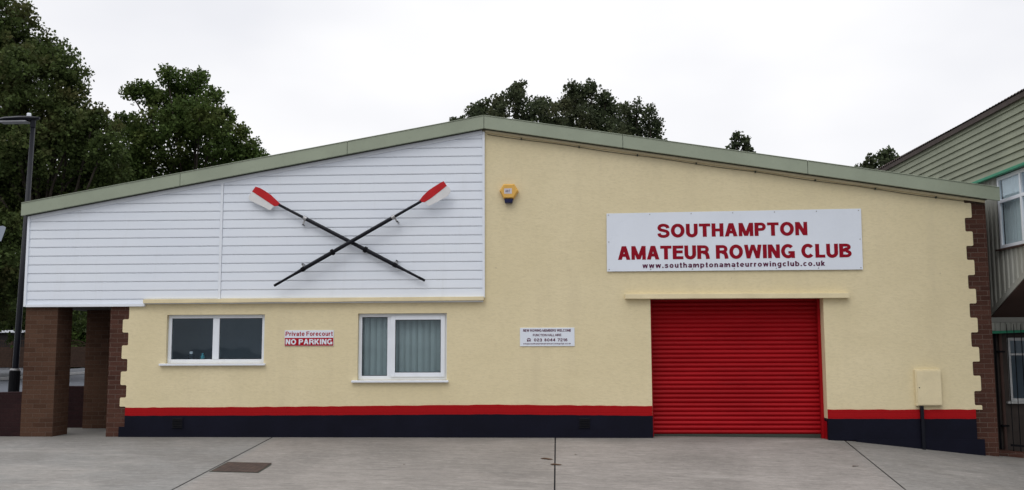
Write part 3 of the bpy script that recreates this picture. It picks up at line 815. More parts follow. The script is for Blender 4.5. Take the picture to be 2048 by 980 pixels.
for pp in ([(x_, zc), (x_ + .006, zc), (x_ + .006, zc + .04), (x_, zc + .04)], [(x_ + .006, zc + .034), (x_ + .018, zc + .03), (x_ + .014, zc + .026), (x_ + .006, zc + .028)], [(x_ + .018, zc + .03), (x_ + .018, zc + .01), (x_ + .012, zc + .01), (x_ + .012, zc + .028)], [(x_ + .006, zc), (x_ + .018, zc + .01), (x_ + .012, zc + .012), (x_ + .006, zc + .006)]):
    m.prism(pp, F_ - .004, F_ - .002)
m.build('lettering', 'lens', T)
text('lettering', 'T', a[0] + .079, a[0] + .099, zc, .04, F_ - .0022, 'lens', T, t=.18)

# meter box + conduit
T = thing('meter_cabinet', (6.0, -.06, .5), 'flat cream utility meter cabinet on the wall right of the roller shutter', 'cabinet')
Y = -.09; x0, z0 = at(5.803, .502, Y); x1, z1 = at(6.214, 1.086, Y)
MB().box(x0, x1, Y + .012, -.012, z0, z1).build('case', 'cream_trim', T, bevel=.006)
d_ = MB().box(x0 + .018, x1 - .012, Y, Y + .0115, z0 + .014, z1 - .022).build('door', 'cream_trim', T, bevel=.004)
MB().tube([(x0 + .05, Y - .004, z0 + .29), (x0 + .05, Y + .002, z0 + .29)], .009, 8).build('lock', 'black_matt', d_)
cx = at(5.875, .4, -.06)[0]
MB().box(cx - .026, cx + .026, -.085, -.034, -.32, z0 - .001).build('conduit', 'black', T, bevel=.008)

# oars -------------------------------------------------------------
def oar(label, tip_pts, stripe, shaft, joints, brackets, y):
    T = thing('oar', (shaft[1][0], y, shaft[1][1]), label, 'oar', 'crossed oars on the white boarding')
    P3 = lambda p: (lambda q: (q[0], y, q[1]))(at(p[0], p[1], y))
    # shaft with three thicknesses
    a, b = Vector(P3(shaft[0])), Vector(P3(shaft[1]))
    L = (b - a).length; u = (b - a) / L
    js = [(Vector(P3(j)) - a).dot(u) for j in joints]
    m = MB(); m.tube([a, a + u * js[0] * .98, a + u * (js[0] * .99), a + u * js[0] * 1.06, a + u * js[1], a + u * (js[1] + .05), a + u * js[2], a + u * (js[2] + .18), b - u * .12, b],
                     [.023, .025, .025, .033, .033, .036, .034, .023, .021, .021], 12)
    m.build('shaft', 'black', T, smooth=True)
    MB().tube([b - u * .11, b + u * .01], .0225, 12).build('grip', 'black_matt', T)
    MB().tube([a + u * (js[1] - .028), a + u * (js[1] - .022), a + u * (js[1] + .022), a + u * (js[1] + .028)], [.04, .052, .052, .04], 14).build('button', 'black_matt', T)
    for k in (0, 2): MB().tube([a + u * (js[k] - .03), a + u * (js[k] + .03)], .040, 12).build('clamp_ring', 'steel' if k == 0 else 'black_matt', T)
    for k, (p, q) in enumerate(brackets):
        p, q = Vector(P3(p)), Vector(P3(q)); d = (q - p).normalized(); n = Vector((-d.z, 0, d.x)) * .014
        m = MB(); p = p + d * .0
        for (s, e, yo, y1_) in ((p, q, .0, .008), (q, q + d * .001, .0, -y - .04)):
            s2, e2 = s, (e if (e - s).length > .01 else s - d * .02)
            pts = [s2 + n, s2 - n, e2 - n, e2 + n]
            m.prism([(v.x, v.z) for v in pts], y + yo - .0, y + max(y1_, .004))
        m.build('bracket', 'steel', T)
    # blade: outline in plane, slight dish
    def plate(poly, mat, name, yo, par):
        q = [at(x, z, y) for x, z in poly]
        return MB().prism(q, y + yo - .004, y + yo + .004).build(name, mat, par, bevel=.002)
    bl = plate(tip_pts, 'oar_white', 'blade', 0, T)
    plate(stripe, 'oar_red', 'blade_stripe', -.005, bl)
    return T
# left-blade oar (lies behind)
blL = [(-5.172, 4.232), (-5.232, 4.149), (-5.272, 4.10), (-5.291, 4.051), (-5.285, 4.015), (-5.253, 3.985), (-5.15, 3.935), (-5.0, 3.862), (-4.93, 3.825), (-4.905, 3.820), (-4.885, 3.845), (-4.86, 3.872), (-4.82, 3.888), (-4.745, 3.895), (-4.72, 3.915), (-4.80, 3.99), (-4.90, 4.085), (-5.02, 4.165), (-5.10, 4.21)]
rdL = [(-5.172, 4.232), (-5.232, 4.149), (-5.1, 4.062), (-4.93, 3.95), (-4.84, 3.888), (-4.745, 3.895), (-4.72, 3.915), (-4.80, 3.99), (-4.90, 4.085), (-5.02, 4.165), (-5.10, 4.21)]
oar('black oar with blade at upper left, passing under the other oar', blL, rdL, ((-4.76, 3.912), (-2.249, 2.599)), ((-4.304, 3.67), (-3.263, 3.116), (-2.748, 2.862)), (((-4.304, 3.66), (-4.342, 3.555)), ((-2.755, 2.87), (-2.715, 2.945))), -.115)
blR = [(-1.928, 4.288), (-1.872, 4.208), (-1.83, 4.18), (-1.806, 4.134), (-1.815, 4.09), (-1.85, 4.04), (-1.90, 4.005), (-2.05, 3.925), (-2.171, 3.865), (-2.20, 3.875), (-2.225, 3.91), (-2.256, 3.925), (-2.32, 3.93), (-2.345, 3.952), (-2.28, 4.04), (-2.18, 4.135), (-2.08, 4.20), (-2.0, 4.25)]
rdR = [(-1.928, 4.288), (-1.872, 4.208), (-2.0, 4.105), (-2.15, 3.99), (-2.25, 3.928), (-2.32, 3.93), (-2.345, 3.952), (-2.28, 4.04), (-2.18, 4.135), (-2.08, 4.20), (-2.0, 4.25)]
oar('black oar with blade at upper right, lying on top of the other oar', blR, rdR, ((-2.31, 3.945), (-4.802, 2.53)), ((-2.792, 3.691), (-3.826, 3.102), (-4.324, 2.815)), (((-2.78, 3.69), (-2.715, 3.595)), ((-4.31, 2.825), (-4.338, 2.90))), -.185)
c_ = at(-3.554, 3.265, -.22)
# blinds and bottles inside the windows ----------------------------
def blind(x0, x1, label):
    T = thing('vertical_blind', ((x0 + x1) / 2, .2, .95), label, 'blind', 'vertical blinds in the second window')
    MB().box(x0, x1, .17, .21, 2.03, 2.07).build('head_rail', 'white', T)
    n = max(1, round((x1 - x0) / .105)); rnd = random.Random(int(x0 * 50)); w = (x1 - x0) / n
    for k in range(n):
        xc = x0 + (k + .5) * w; an = R(rnd.uniform(14, 26)); dx, dy = math.cos(an) * w * .51, math.sin(an) * w * .51
        m = MB(); m.quad((xc - dx, .19 - dy, .97), (xc, .185, .97), (xc, .185, 2.03), (xc - dx, .19 - dy, 2.03)); m.quad((xc, .185, .97), (xc + dx, .19 + dy, .97), (xc + dx, .19 + dy, 2.03), (xc, .185, 2.03))
        m.build('slat', 'blind', T)
blind(-3.40, -2.86, 'grey green vertical blind behind the narrow left pane of the right hand window')
blind(-2.80, -1.84, 'grey green vertical blind behind the wide opening sash of the right hand window')
def bottle(x, r, h, mat, capm, label):
    T = thing('bottle', (x, .24, 1.219), label, 'bottle', 'bottles on the inside window sill')
    MB().tube([(x, .24, 1.2195), (x, .24, 1.22 + h * .7), (x, .24, 1.22 + h * .8)], [r, r, r * .4], 12).build('body', mat, T)
    MB().tube([(x, .24, 1.22 + h * .79), (x, .24, 1.22 + h)], r * .5, 10).build('cap', capm, T)
bottle(-6.30, .055, .20, 'bottle_dark', 'white', 'dark bottle with white cap behind the left pane of the left window')
bottle(-6.10, .035, .17, 'bottle_teal', 'bottle_teal', 'teal bottle right of the white capped one behind the left window')

# manhole, leaves ---------------------------------------------------
T = thing('manhole_cover', (-4.4, -2.62, zf(-4.4, -2.62)), 'rusty rectangular iron manhole cover set in the concrete forecourt', 'manhole cover')
def gp(x, y, dz): return (x, y, zf(x, y) + dz)
def slab(x0, x1, y0, y1, d0, d1):
    m = MB(); c = [(x0, y0), (x1, y0), (x1, y1), (x0, y1)]
    m.v += [gp(*p, d0) for p in c] + [gp(*p, d1) for p in c]
    m.f += [(0, 3, 2, 1), (4, 5, 6, 7), (0, 1, 5, 4), (1, 2, 6, 5), (2, 3, 7, 6), (3, 0, 4, 7)]
    return m
slab(-4.74, -4.06, -3.0, -2.28, -.02, .004).build('frame', 'fascia_joint', T)
slab(-4.715, -4.085, -2.97, -2.31, -.01, .009).build('cover', 'tread', T)
def leaf(x, y, L, w, rot, label):
    m = MB(); n = 10; c, s = math.cos(rot), math.sin(rot); up = []; lo = []
    for i in range(n + 1):
        t = i / n; ww = w * math.sin(math.pi * t) ** .7 * (1 + .25 * math.sin(9 * t)); a = (t - .5) * L
        zc = .004 + .004 * math.sin(5 * t)
        up.append((x + a * c - ww * s, y + a * s + ww * c, zf(x, y) + zc + .004)); lo.append((x + a * c + ww * s, y + a * s - ww * c, zf(x, y) + zc + .002))
        if i: 
            mid0 = tuple((p + q) / 2 - (0, 0, .002)[k] for k, (p, q) in enumerate(zip(up[-2], lo[-2]))); mid1 = tuple((p + q) / 2 - (0, 0, .002)[k] for k, (p, q) in enumerate(zip(up[-1], lo[-1])))
            m.quad(up[-2], up[-1], mid1, mid0); m.quad(mid0, mid1, lo[-1], lo[-2])
    o = m.build('fallen_leaf', 'leafbrown', loc=(x, y, zf(x, y)), merge=True); tag(o, label, 'leaf', 'fallen leaves on the concrete')
leaf(-.19, -1.62, .20, .05, R(-25), 'larger curled brown leaf just left of the middle concrete joint')
leaf(-.05, -1.98, .17, .05, R(-8), 'brown leaf lying across the middle concrete joint, nearest the camera')
leaf(4.30, -1.60, .13, .016, R(25), 'thin brown leaf on the slab in front of the roller shutter, towards its right end')
rnd = random.Random(4)
for k, (x, y) in enumerate(((.25, -1.3), (-2.2, -2.2))):
    leaf(x, y, .05, .012, rnd.uniform(0, 3), ['tiny brown leaf scrap just right of the middle joint', 'tiny brown leaf scrap on the slab right of the manhole cover'][k])

# ---------------------------------------------------------------- street lamp
T = thing('street_lamp', (-11.0, 3.0, 0), 'tall black street lamp post with flat LED head at the left edge', 'street lamp')
base = Vector((-11.02, 3.0, 0)); topv = Vector((-10.88, 3.0, 6.13))
m = MB().tube([base, base + (topv - base) * .18, topv], [.07, .062, .045], 14); m.build('pole', 'black', T, smooth=True)
o = MB().tube([base, base + Vector((.02, 0, 1.02)), base + Vector((.021, 0, 1.06))], [.105, .105, .075], 16).build('base_sleeve', 'black_matt', T)
MB().tube([base + Vector((.02, 0, 1.04)), base + Vector((.021, 0, 1.075))], [.095, .09], 16).build('collar', 'steel', o)
m = MB()
prof = [(-11.66, 6.21, .02), (-11.60, 6.22, .09), (-11.45, 6.225, .14), (-11.15, 6.235, .16), (-10.95, 6.24, .12), (-10.80, 6.245, .07), (-10.75, 6.25, .03)]
rg = []
for x, z, w in prof:
    th = .05 if -11.6 < x < -10.9 else .03
    r = len(m.v); m.v += [(x, 3 - w, z), (x, 3 - w * .7, z + th * .8), (x, 3 + w * .7, z + th * .8), (x, 3 + w, z), (x, 3 + w * .8, z - th * .9), (x, 3 - w * .8, z - th * .9)]; rg.append(r)
for a, b in zip(rg, rg[1:]):
    for k in range(6): m.f.append((a + k, b + k, b + (k + 1) % 6, a + (k + 1) % 6))
m.f.append(tuple(rg[0] + k for k in range(6))); m.f.append(tuple(rg[-1] + k for k in range(6))[::-1])
hd = m.build('lantern', 'black', T, bevel=.004)
MB().box(-11.58, -10.98, 2.88, 3.12, 6.155, 6.178).build('diffuser', 'lamp_glass', hd, bevel=.005)
MB().tube([(-10.98, 3, 6.26), (-10.98, 3, 6.34), (-10.98, 3, 6.355)], [.045, .045, .035], 12).build('photocell', 'white', hd)
MB().tube([(-10.885, 3, 6.05), (-10.882, 3, 6.24)], .055, 12).build('spigot', 'black', T)

# traffic sign at the left edge
T = thing('road_sign', (-11.3, 2.0, 0), 'back of a grey road sign just entering the left edge beside the lamp post', 'sign')
m = MB(); m.prism([(-11.25, 3.56), (-11.0, 3.58), (-10.79, 3.60), (-10.76, 3.64), (-10.73, 3.80), (-10.77, 3.84), (-11.25, 3.84)], 2.0, 2.006)
m = MB(); m.prism([(-11.5, 3.50), (-10.83, 3.56), (-10.76, 3.78), (-10.75, 3.83), (-10.80, 3.86), (-11.5, 3.84)], 2.0, 2.006); m.build('plate', 'sign_back', T)
MB().tube([(-11.2, 2.05, 0), (-11.2, 2.05, 3.8)], .038, 12).build('post', 'steel', T)
MB().box(-11.27, -11.13, 2.006, 2.095, 3.6, 3.64).build('clamp', 'steel', T)

# ---------------------------------------------------------------- neighbour building
NB = thing('neighbour_building', (9.5, 2, -.3), 'taller neighbouring building with olive boarded upper wall, corrugated jetty and dark ground floor', 'building')
NX = 7.45
def ribs(name, x, ya, yb, z0f, z1f, mat, par, period=.155, amp=.019):
    """vertical trapezoid ribs on a plane x = const"""
    m = MB(); y = ya; pts = []
    while y < yb:
        for t, d in ((0, 0), (.3, 0), (.42, amp), (.75, amp), (.9, 0)): 
            if y + t * period <= yb: pts.append((y + t * period, d))
        y += period
    pts.append((yb, 0))
    for (y0, d0), (y1, d1) in zip(pts, pts[1:]):
        m.quad((x - d0, y0, z0f(y0)), (x - d1, y1, z0f(y1)), (x - d1, y1, z1f(y1)), (x - d0, y0, z1f(y0)))
    return m.build(name, mat, par)
rk = lambda y: 1.97 if y > .84 else 1.97 + (.84 - y) * .45
NF = -2.4
# upper storey shell
m = MB()
m.prismx([(12, 1.97), (.84, 1.97), (NF, rk(NF)), (NF, 3.06), (.39, 3.06), (.39, 4.30), (NF, 4.30), (NF, 5.36), (12, 5.36)], NX + .03, NX + .10)
m.build('upper_wall', 'nb_brown', NB)
MB().box(NX + .10, 15, NF, NF + .1, rk(NF), 5.45).box(15, 15.1, NF, 12, -.9, 5.45).box(NX + .03, 15.1, 12, 12.1, -.9, 5.45).build('outer_wall', 'nb_corr', NB)
ribs('corrugated_panel', NX, NF, .42, rk, lambda y: 3.05, 'nb_corr', NB)
ribs('corrugated_panel', NX, .42, 9, rk, lambda y: 4.35, 'nb_corr', NB, .155, .018)
# raked edge trim + soffit
m = MB(); m.prismx([(.86, 1.955), (NF, rk(NF) - .015), (NF, rk(NF) + .085), (.86, 2.055)], NX - .045, NX - .027); m.build('raked_trim', 'nb_corr', NB)
m = MB(); m.prismx([(.86, 1.94), (NF, rk(NF) - .05), (NF, rk(NF) - .01), (.86, 1.98)], NX - .03, 15); sf = m.build('soffit', 'nb_brown', NB)
for xx in (8.1, 8.9): MB().prismx([(.82, 1.925), (NF, rk(NF) - .075), (NF, rk(NF) - .051), (.82, 1.944)], xx, xx + .06).build('soffit_batten', 'nb_corr', sf)
# boarded upper band
m = MB(); z = 4.33; k = 0
while z < 5.30:
    m.quad((NX - .10, NF, z), (NX - .10, 12, z), (NX - .075, 12, z + .118), (NX - .075, NF, z + .118))
    m.quad((NX - .10, NF, z), (NX - .10, 12, z), (NX - .072, 12, z + .002), (NX - .072, NF, z + .002))
    z += .1185
m.build('boarding', 'nb_green', NB)
MB().box(NX - .07, NX + .03, NF, 12, 4.335, 5.36).build('boarding_backing', 'fascia_joint', NB)
MB().box(NX - .135, NX - .06, NF, 1.45, 4.285, 4.335).build('gutter', 'nb_edge', NB, bevel=.008)
# roof with corrugated eave
m = MB(); n = 260; y0 = NF - .1; L = 14.4
for i in range(n):
    ya = y0 + L * i / n; yb = y0 + L * (i + 1) / n
    za = .022 * math.sin(ya / .11 * 2 * math.pi); zb = .022 * math.sin(yb / .11 * 2 * math.pi)
    m.quad((NX - .16, ya, 5.45 + za), (NX - .16, yb, 5.45 + zb), (11.2, yb, 6.9 + zb), (11.2, ya, 6.9 + za))
    m.quad((11.2, ya, 6.9 + za), (11.2, yb, 6.9 + zb), (15.2, yb, 5.6 + zb), (15.2, ya, 5.6 + za))
rf = m.build('roof', 'nb_roof', NB)
MB().box(NX - .145, NX - .115, NF - .1, 12, 5.345, 5.428).build('eave_board', 'nb_roof', rf)
MB().box(NX - .114, NX + .10, NF - .1, 12, 5.365, 5.40).build('eave_soffit', 'nb_brown', rf)
# window on the side wall
def ybox(m, y0, y1, z0, z1, xa, xb): m.box(xa, xb, y0, y1, z0, z1)
m = MB()
ya, yb, za, zb = -1.35, .36, 3.08, 4.29
for a, b, c, d in ((yb - .06, yb, za, zb), (ya, ya + .06, za, zb), (-.46, -.41, za + .06, zb - .06)): ybox(m, a, b, c, d, NX - .02, NX + .03)
for c, d in ((za, za + .06), (3.845, 3.90), (zb - .06, zb)): ybox(m, ya + .06, yb - .06, c, d, NX - .018, NX + .03)
wf = m.build('window_frame', 'white', NB, bevel=.003)
for a, b in ((-.41, yb - .06), (ya + .06, -.46)):
    for c, d in ((za + .06, 3.845), (3.90, zb - .06)):
        m = MB(); ybox(m, a, b, c, d, NX + .008, NX + .013); m.build('pane', 'glass_clear', wf)
MB().box(NX - .06, NX + .03, ya - .04, yb + .09, 3.05, 3.078).build('window_sill', 'nb_brown', NB)
m = MB(); yy = .42
pts = [(NX + .06 + .018 * math.sin(y_ * 60), y_) for y_ in [ -1.3 + i * .02 for i in range(82)]]
for (xa, y0), (xb, y1) in zip(pts, pts[1:]): m.quad((xa, y0, 3.1), (xb, y1, 3.1), (xb, y1, 4.28), (xa, y0, 4.28))
cu = m.build('net_curtain', 'curtain', loc=(NX + .14, -.4, 3.1)); tag(cu, 'pale net curtain hanging inside the upper window of the neighbouring building', 'curtain')
MB().box(NX + .1, 12, -2.3, 3, 3.02, 3.05).box(NX + 1.2, NX + 1.3, -2.3, 3, 3.05, 5.3).box(NX + .1, 12, -2.3, 3, 4.31, 4.34).build('inner_room', 'inner', NB)
# ground floor
GY = .9
gz = lambda x: lerp(x, BASE)
m = MB()
wx0, wx1, wz0, wz1 = 7.69, 9.2, .52, 1.60
m.box(7.20, wx0, GY, GY + .2, -.9, 1.95).box(wx1, 15, GY, GY + .2, -.9, 1.95).box(wx0, wx1, GY, GY + .2, -.9, wz0).box(wx0, wx1, GY, GY + .2, wz1, 1.95)
m.build('ground_floor_wall', 'nb_wall', NB)
MB().box(7.30, 15, .84, .895, 1.86, 1.965).build('fascia_strip', 'nb_corr', NB, bevel=.004)
m = MB(); x = 7.30
while x < 10:
    m.quad((x, .80, 1.72), (x + .03, .80, 1.72), (x + .03, .80, 1.858), (x, .80, 1.858)); m.quad((x + .03, .80, 1.72), (x + .045, .82, 1.72), (x + .045, .82, 1.858), (x + .03, .80, 1.858))
    m.quad((x + .045, .82, 1.72), (x + .075, .82, 1.72), (x + .075, .82, 1.858), (x + .045, .82, 1.858)); m.quad((x + .075, .82, 1.72), (x + .09, .80, 1.72), (x + .09, .80, 1.858), (x + .075, .82, 1.858)); x += .09
m.build('canopy_sheet', 'nb_corr', NB)
m = MB(); m.prism([(7.28, 1.665), (10, 1.76), (10, 1.80), (7.28, 1.71)], .76, .83); m.build('canopy_gutter', 'nb_edge', NB, bevel=.005)
m = MB(); frame_ring(m, wx0, wx1, wz0, wz1, .05, GY - .02, GY + .06); m.box(wx0 + .05, wx1 - .05, GY - .01, GY + .05, 1.30, 1.335)
wf = m.build('window_frame', 'nb_white', NB, bevel=.003)
MB().box(wx0 + .05, wx1 - .05, GY + .03, GY + .035, wz0 + .05, 1.30).build('pane', 'glass', wf)
MB().box(wx0 + .05, wx1 - .05, GY + .03, GY + .035, 1.335, wz1 - .05).build('pane', 'glass', wf)
MB().box(wx0 - .06, wx1 + .06, GY - .07, GY, wz0 - .035, wz0 - .001).build('window_sill', 'nb_white', NB)
MB().box(7.4, 14.9, 3.0, 3.1, -.9, 1.95).build('inner_room', 'inner', NB)
MB().tube([(7.56, GY - .05, -.6), (7.56, GY - .05, 1.72)], .028, 10).build('drain_pipe', 'nb_brown', NB)
MB().tube([(7.48, GY - .04, -.6), (7.48, GY - .04, 1.72)], .016, 8).build('cable', 'black_matt', NB)
for z in (1.35, .1): MB().box(7.50, 7.62, GY - .085, GY, z, z + .03).build('pipe_clip', 'black_matt', NB)
# security railing
RY = .45
RL = thing('security_railing', (8.4, RY, -.4), 'black spiked security railing in front of the neighbouring ground floor window', 'railing')
x = 7.50; k = 0
while x < 10.4:
    z0 = gz(x) - .02
    MB().tube([(x, RY, z0), (x, RY, 1.74), (x, RY, 1.83)], [.0065, .0065, .003], 6).build('bar', 'black_matt', RL); x += .115
MB().box(7.46, 10.4, RY - .012, RY + .012, 1.655, 1.675).build('top_rail', 'black_matt', RL)
m = MB(); m.prism([(7.46, gz(7.46) + .16), (10.4, gz(10.4) + .16), (10.4, gz(10.4) + .195), (7.46, gz(7.46) + .195)], RY - .012, RY + .012); m.build('bottom_rail', 'black_matt', RL)
m = MB(); m.prism([(7.10, gz(7.1) - .2), (12, gz(12) - .2), (12, gz(12) + .075), (7.10, gz(7.1) + .075)], .25, .62)
o = m.build('kerb_wall', 'brick', loc=(8.5, .4, -.6), bevel=.008); tag(o, 'low brick kerb wall under the black spiked railing', 'wall')

# ---------------------------------------------------------------- background left: garage, fence
FY = 50.0
G_ = thing('garage', (-44, 54, 0), 'low dark flat roofed garage with a white roof edge behind the timber fence', 'garage')
MB().box(-52, -36.6, 54, 60, 0, 2.6).build('wall', 'garage', G_)
MB().box(-52.2, -36.4, 53.8, 60.2, 2.6, 2.78).build('roof_edge', 'white', G_, bevel=.02)
FN = thing('trellis_fence', (-38, FY, 0), 'brown timber fence with arched trellis tops across the side road', 'fence')
x = -46.0
while x < -28:
    x1 = x + 1.83
    MB().box(x - .05, x + .05, FY - .05, FY + .05, 0, 1.95).build('post', 'wood', FN)
    m = MB()
    for k in range(9): m.box(x + .05, x1 - .05, FY - .015 - .006 * (k % 2), FY + .015, .1 + k * .16, .1 + k * .16 + .152)
    m.build('panel', 'wood', FN)
    m = MB(); a = [(x + .05 + (1.73) * i / 12, 1.72 + .30 * math.sin(math.pi * i / 12)) for i in range(13)]
    for p, q_ in zip(a, a[1:]): m.prism([(p[0], p[1] - .04), (q_[0], q_[1] - .04), (q_[0], q_[1]), (p[0], p[1])], FY - .02, FY + .02)
    for i in range(1, 12):
        p = a[i]; m.box(p[0] - .012, p[0] + .012, FY - .008, FY + .008, 1.54, p[1] - .02)
    m.box(x + .05, x1 - .05, FY - .012, FY + .012, 1.66, 1.685)
    m.build('trellis', 'wood', FN)
    x = x1
# ---------------------------------------------------------------- trees
def leaf_mesh(name, lobes, mat, parent, seed, dens=1.0, leaf=.15, ydep=1.0, cl=.42, per=26):
    rng = np.random.default_rng(seed); C = []
    for (x, y, z, r) in lobes:
        n = max(6, int(13 * r * r * dens + 6))
        d = rng.normal(size=(n, 3)); d /= np.linalg.norm(d, axis=1)[:, None]
        rr = r * (.18 + .87 * rng.random(n) ** .55)
        d *= rr[:, None]; d[:, 1] *= ydep
        C.append(np.c_[d + np.array([x, y, z]), np.full(n, min(cl, r * .55 + .08))])
    C = np.concatenate(C)
    cnt = rng.integers(int(per * .6), int(per * 1.4), len(C))
    cen = np.repeat(C, cnt, 0)
    off = rng.normal(size=(len(cen), 3)); off /= np.linalg.norm(off, axis=1)[:, None]; off *= (rng.random(len(cen)) ** .5)[:, None] * cen[:, 3:4] * 1.05
    P = cen[:, :3] + off
    n = len(P)
    # leaf blades: 5-gon, drooping outward with random tilt
    a = rng.normal(size=(n, 3)); a[:, 2] -= .5; a /= np.linalg.norm(a, axis=1)[:, None]
    b = rng.normal(size=(n, 3)); b -= a * (a * b).sum(1)[:, None]; b /= np.linalg.norm(b, axis=1)[:, None]
    s = leaf * (.6 + .8 * rng.random(n))[:, None]
    V = np.stack([P - a * s * .5, P - a * s * .1 + b * s * .5, P + a * s * .55 + b * s * .08, P + a * s * .3 - b * s * .12, P - a * s * .15 - b * s * .48], 1).reshape(-1, 3)
    off0 = np.array(parent.location)
    V = V - off0
    me = bpy.data.meshes.new(name)
    me.vertices.add(n * 5); me.vertices.foreach_set('co', V.astype(np.float32).ravel())
    me.loops.add(n * 5); me.loops.foreach_set('vertex_index', np.arange(n * 5, dtype=np.int32))
    me.polygons.add(n); me.polygons.foreach_set('loop_start', np.arange(0, n * 5, 5, dtype=np.int32))
    me.update(calc_edges=True); me.validate()
    me.materials.append(M[mat])
    o = bpy.data.objects.new(name, me); COL.objects.link(o); o.parent = parent
    return o, n
def tree(name, label, base, lobes, Y, mat, seed, dens=1.0, leaf=.15, rtrunk=.3, depth=.8, extra=True, cl=.42, per=26, group='trees beyond the clubhouse'):
    rnd = random.Random(seed)
    T = thing(name, (base[0], base[1], 0), label, 'tree', group)
    L = [(x, Y + rnd.uniform(-depth, depth) * min(2.0, r * 1.6), z, r) for x, z, r in lobes]
    zc = sum(l[2] for l in L) / len(L); zlo = min(l[2] - l[3] for l in L)
    m = MB(); b = Vector((base[0], base[1], -.1)); xc = sum(l[0] for l in L) / len(L)
    tp = Vector((xc * .6 + base[0] * .4, Y, max(zlo + .8, zc * .75)))
    mid = b.lerp(tp, .5) + Vector((.2, 0, 0))
    m.tube([b, b + Vector((0, 0, .5)), mid, tp], [rtrunk * 1.35, rtrunk, rtrunk * .75, rtrunk * .45], 10)
    m.build('trunk', 'bark', T, smooth=True)
    m = MB()
    for x, y, z, r in L:
        s = mid.lerp(tp, rnd.random()); e = Vector((x, y, z)); k = s.lerp(e, .55) + Vector((rnd.uniform(-.3, .3), 0, rnd.uniform(-.4, .1)))
        m.tube([s, k, e, e + Vector((rnd.uniform(-.3, .3), 0, r * .6))], [rtrunk * .25, rtrunk * .15, .035, .012], 6)
    m.build('limbs', 'bark', T)
    o, n = leaf_mesh('crown', L, mat, T, seed, dens, leaf, 1.15, cl, per)
    return T
T1 = [(-26.3, 16.9, 1.94), (-24.9, 16.2, 1.1), (-24.0, 15.1, 1.1), (-24.8, 14.5, 1.72), (-22.6, 14.3, 1.0), (-21.9, 13.7, .7), (-23.8, 12.8, 1.94), (-22.3, 12.5, 1.2), (-26.6, 13.1, 2.37), (-25.0, 10.6, 1.94), (-23.0, 10.5, 1.72), (-21.4, 11.0, 1.1), (-20.5, 11.6, .5), (-20.1, 11.2, .5), (-20.7, 9.6, 1.29), (-19.9, 10.1, .7), (-21.9, 8.5, 1.72), (-24.2, 8.3, 1.94), (-26.5, 8.5, 2.15), (-20.1, 8.2, 1.29), (-25.3, 6.3, 1.94), (-23.4, 5.8, 1.72), (-24.7, 4.3, 1.51), (-26.5, 4.5, 1.72), (-22.8, 4.2, 1.08), (-21.6, 6.2, 1.29), (-28.5, 15, 2.4), (-28.8, 10.5, 2.4), (-28.6, 6.5, 2.2), (-18.6, 7.2, 1.2), (-19.8, 5.6, 1.4)]
tree('sycamore_tree', 'tallest dark sycamore filling the left edge behind the lamp post', (-22.7, 25.5), T1, 25, 'leaf_a', 11, 3.6, .135, .38, cl=.36, per=34)
T1b = [(x * 1.16 + .5, z * 1.03 - .8, r * 1.25) for x, z, r in T1 if x < -20.6 and z < 14]
tree('sycamore_tree', 'dark sycamore standing behind the tallest tree and showing through its gaps', (-26.5, 32), T1b, 32, 'leaf_a', 12, .8, .22, .35)
T2 = [(-19.4, 15.0, .5), (-18.7, 14.6, .8), (-20.9, 14.5, .5), (-21.4, 14.2, .38), (-17.9, 14.8, .5), (-20.0, 13.7, 1.05), (-21.3, 12.5, .8), (-22.0, 12.8, .4), (-18.3, 13.1, 1.25), (-17.0, 13.8, .45), (-17.3, 12.4, 1.1), (-19.3, 11.8, 1.69), (-16.6, 12.9, .42), (-16.3, 11.4, 1.0), (-17.3, 10.5, 1.45), (-20.6, 10.6, 1.45), (-15.6, 11.0, .6), (-14.9, 10.5, .4), (-15.7, 10.0, .9), (-18.8, 9.5, 1.45), (-21.3, 8.8, 1.21), (-21.7, 10.3, .97), (-19, 7.5, 1.6), (-21.5, 7, 1.5), (-17, 8, 1.5), (-14.6, 10.6, .45), (-14.15, 10.35, .35), (-15.1, 11.2, .5), (-15.7, 12.1, .4), (-14.9, 9.8, .7)]
tree('maple_tree', 'round topped green maple rising behind the white boarded gable', (-18.6, 30), T2, 30, 'leaf_b', 21, 4.8, .13, .32, cl=.32, per=34)
R1 = [(-1.75, 13.5, .32), (-1.9, 12.9, .55), (-2.75, 12.7, .5), (-3.6, 12.6, .45), (-3.9, 12.1, .42), (-2.7, 12.0, .69), (-1.2, 12.3, .6), (-.65, 12.9, .38), (-.3, 12.2, .55), (-1.5, 11.6, .75), (-4.82, 12.1, .16), (-4.4, 12.0, .14), (-.1, 11.5, .55), (-2.6, 11.0, .9), (-3.9, 11.2, .7), (-1, 10.6, .9)]
tree('ash_tree', 'dark tree behind the roof ridge, leftmost of the three crowns above the roof', (-1.8, 28), R1, 28, 'leaf_c', 31, 7, .125, .2, cl=.3)
R2 = [(.9, 13.9, .38), (1.65, 13.9, .42), (.9, 13.3, .6), (1.9, 13.1, .72), (2.45, 13.6, .35), (2.8, 13.0, .5), (1.2, 12.4, .72), (2.1, 12.2, .72), (3.0, 12.1, .6), (.3, 13.2, .24), (.4, 12.6, .43), (.5, 11.4, .7), (1.6, 11.2, .9), (2.8, 11, .8)]
tree('ash_tree', 'dark tree right of the ridge, middle of the three crowns above the roof', (1.7, 30), R2, 30, 'leaf_c', 32, 7, .125, .2, cl=.3)
R3 = [(3.0, 11.9, .36), (3.6, 12.0, .38), (3.3, 11.4, .53), (4.1, 11.7, .36), (4.2, 11.2, .49), (4.5, 11.3, .26), (3.8, 10.8, .57), (3.1, 10.8, .53), (4.55, 10.6, .26), (4.0, 10.0, .6), (3.2, 9.9, .6)]
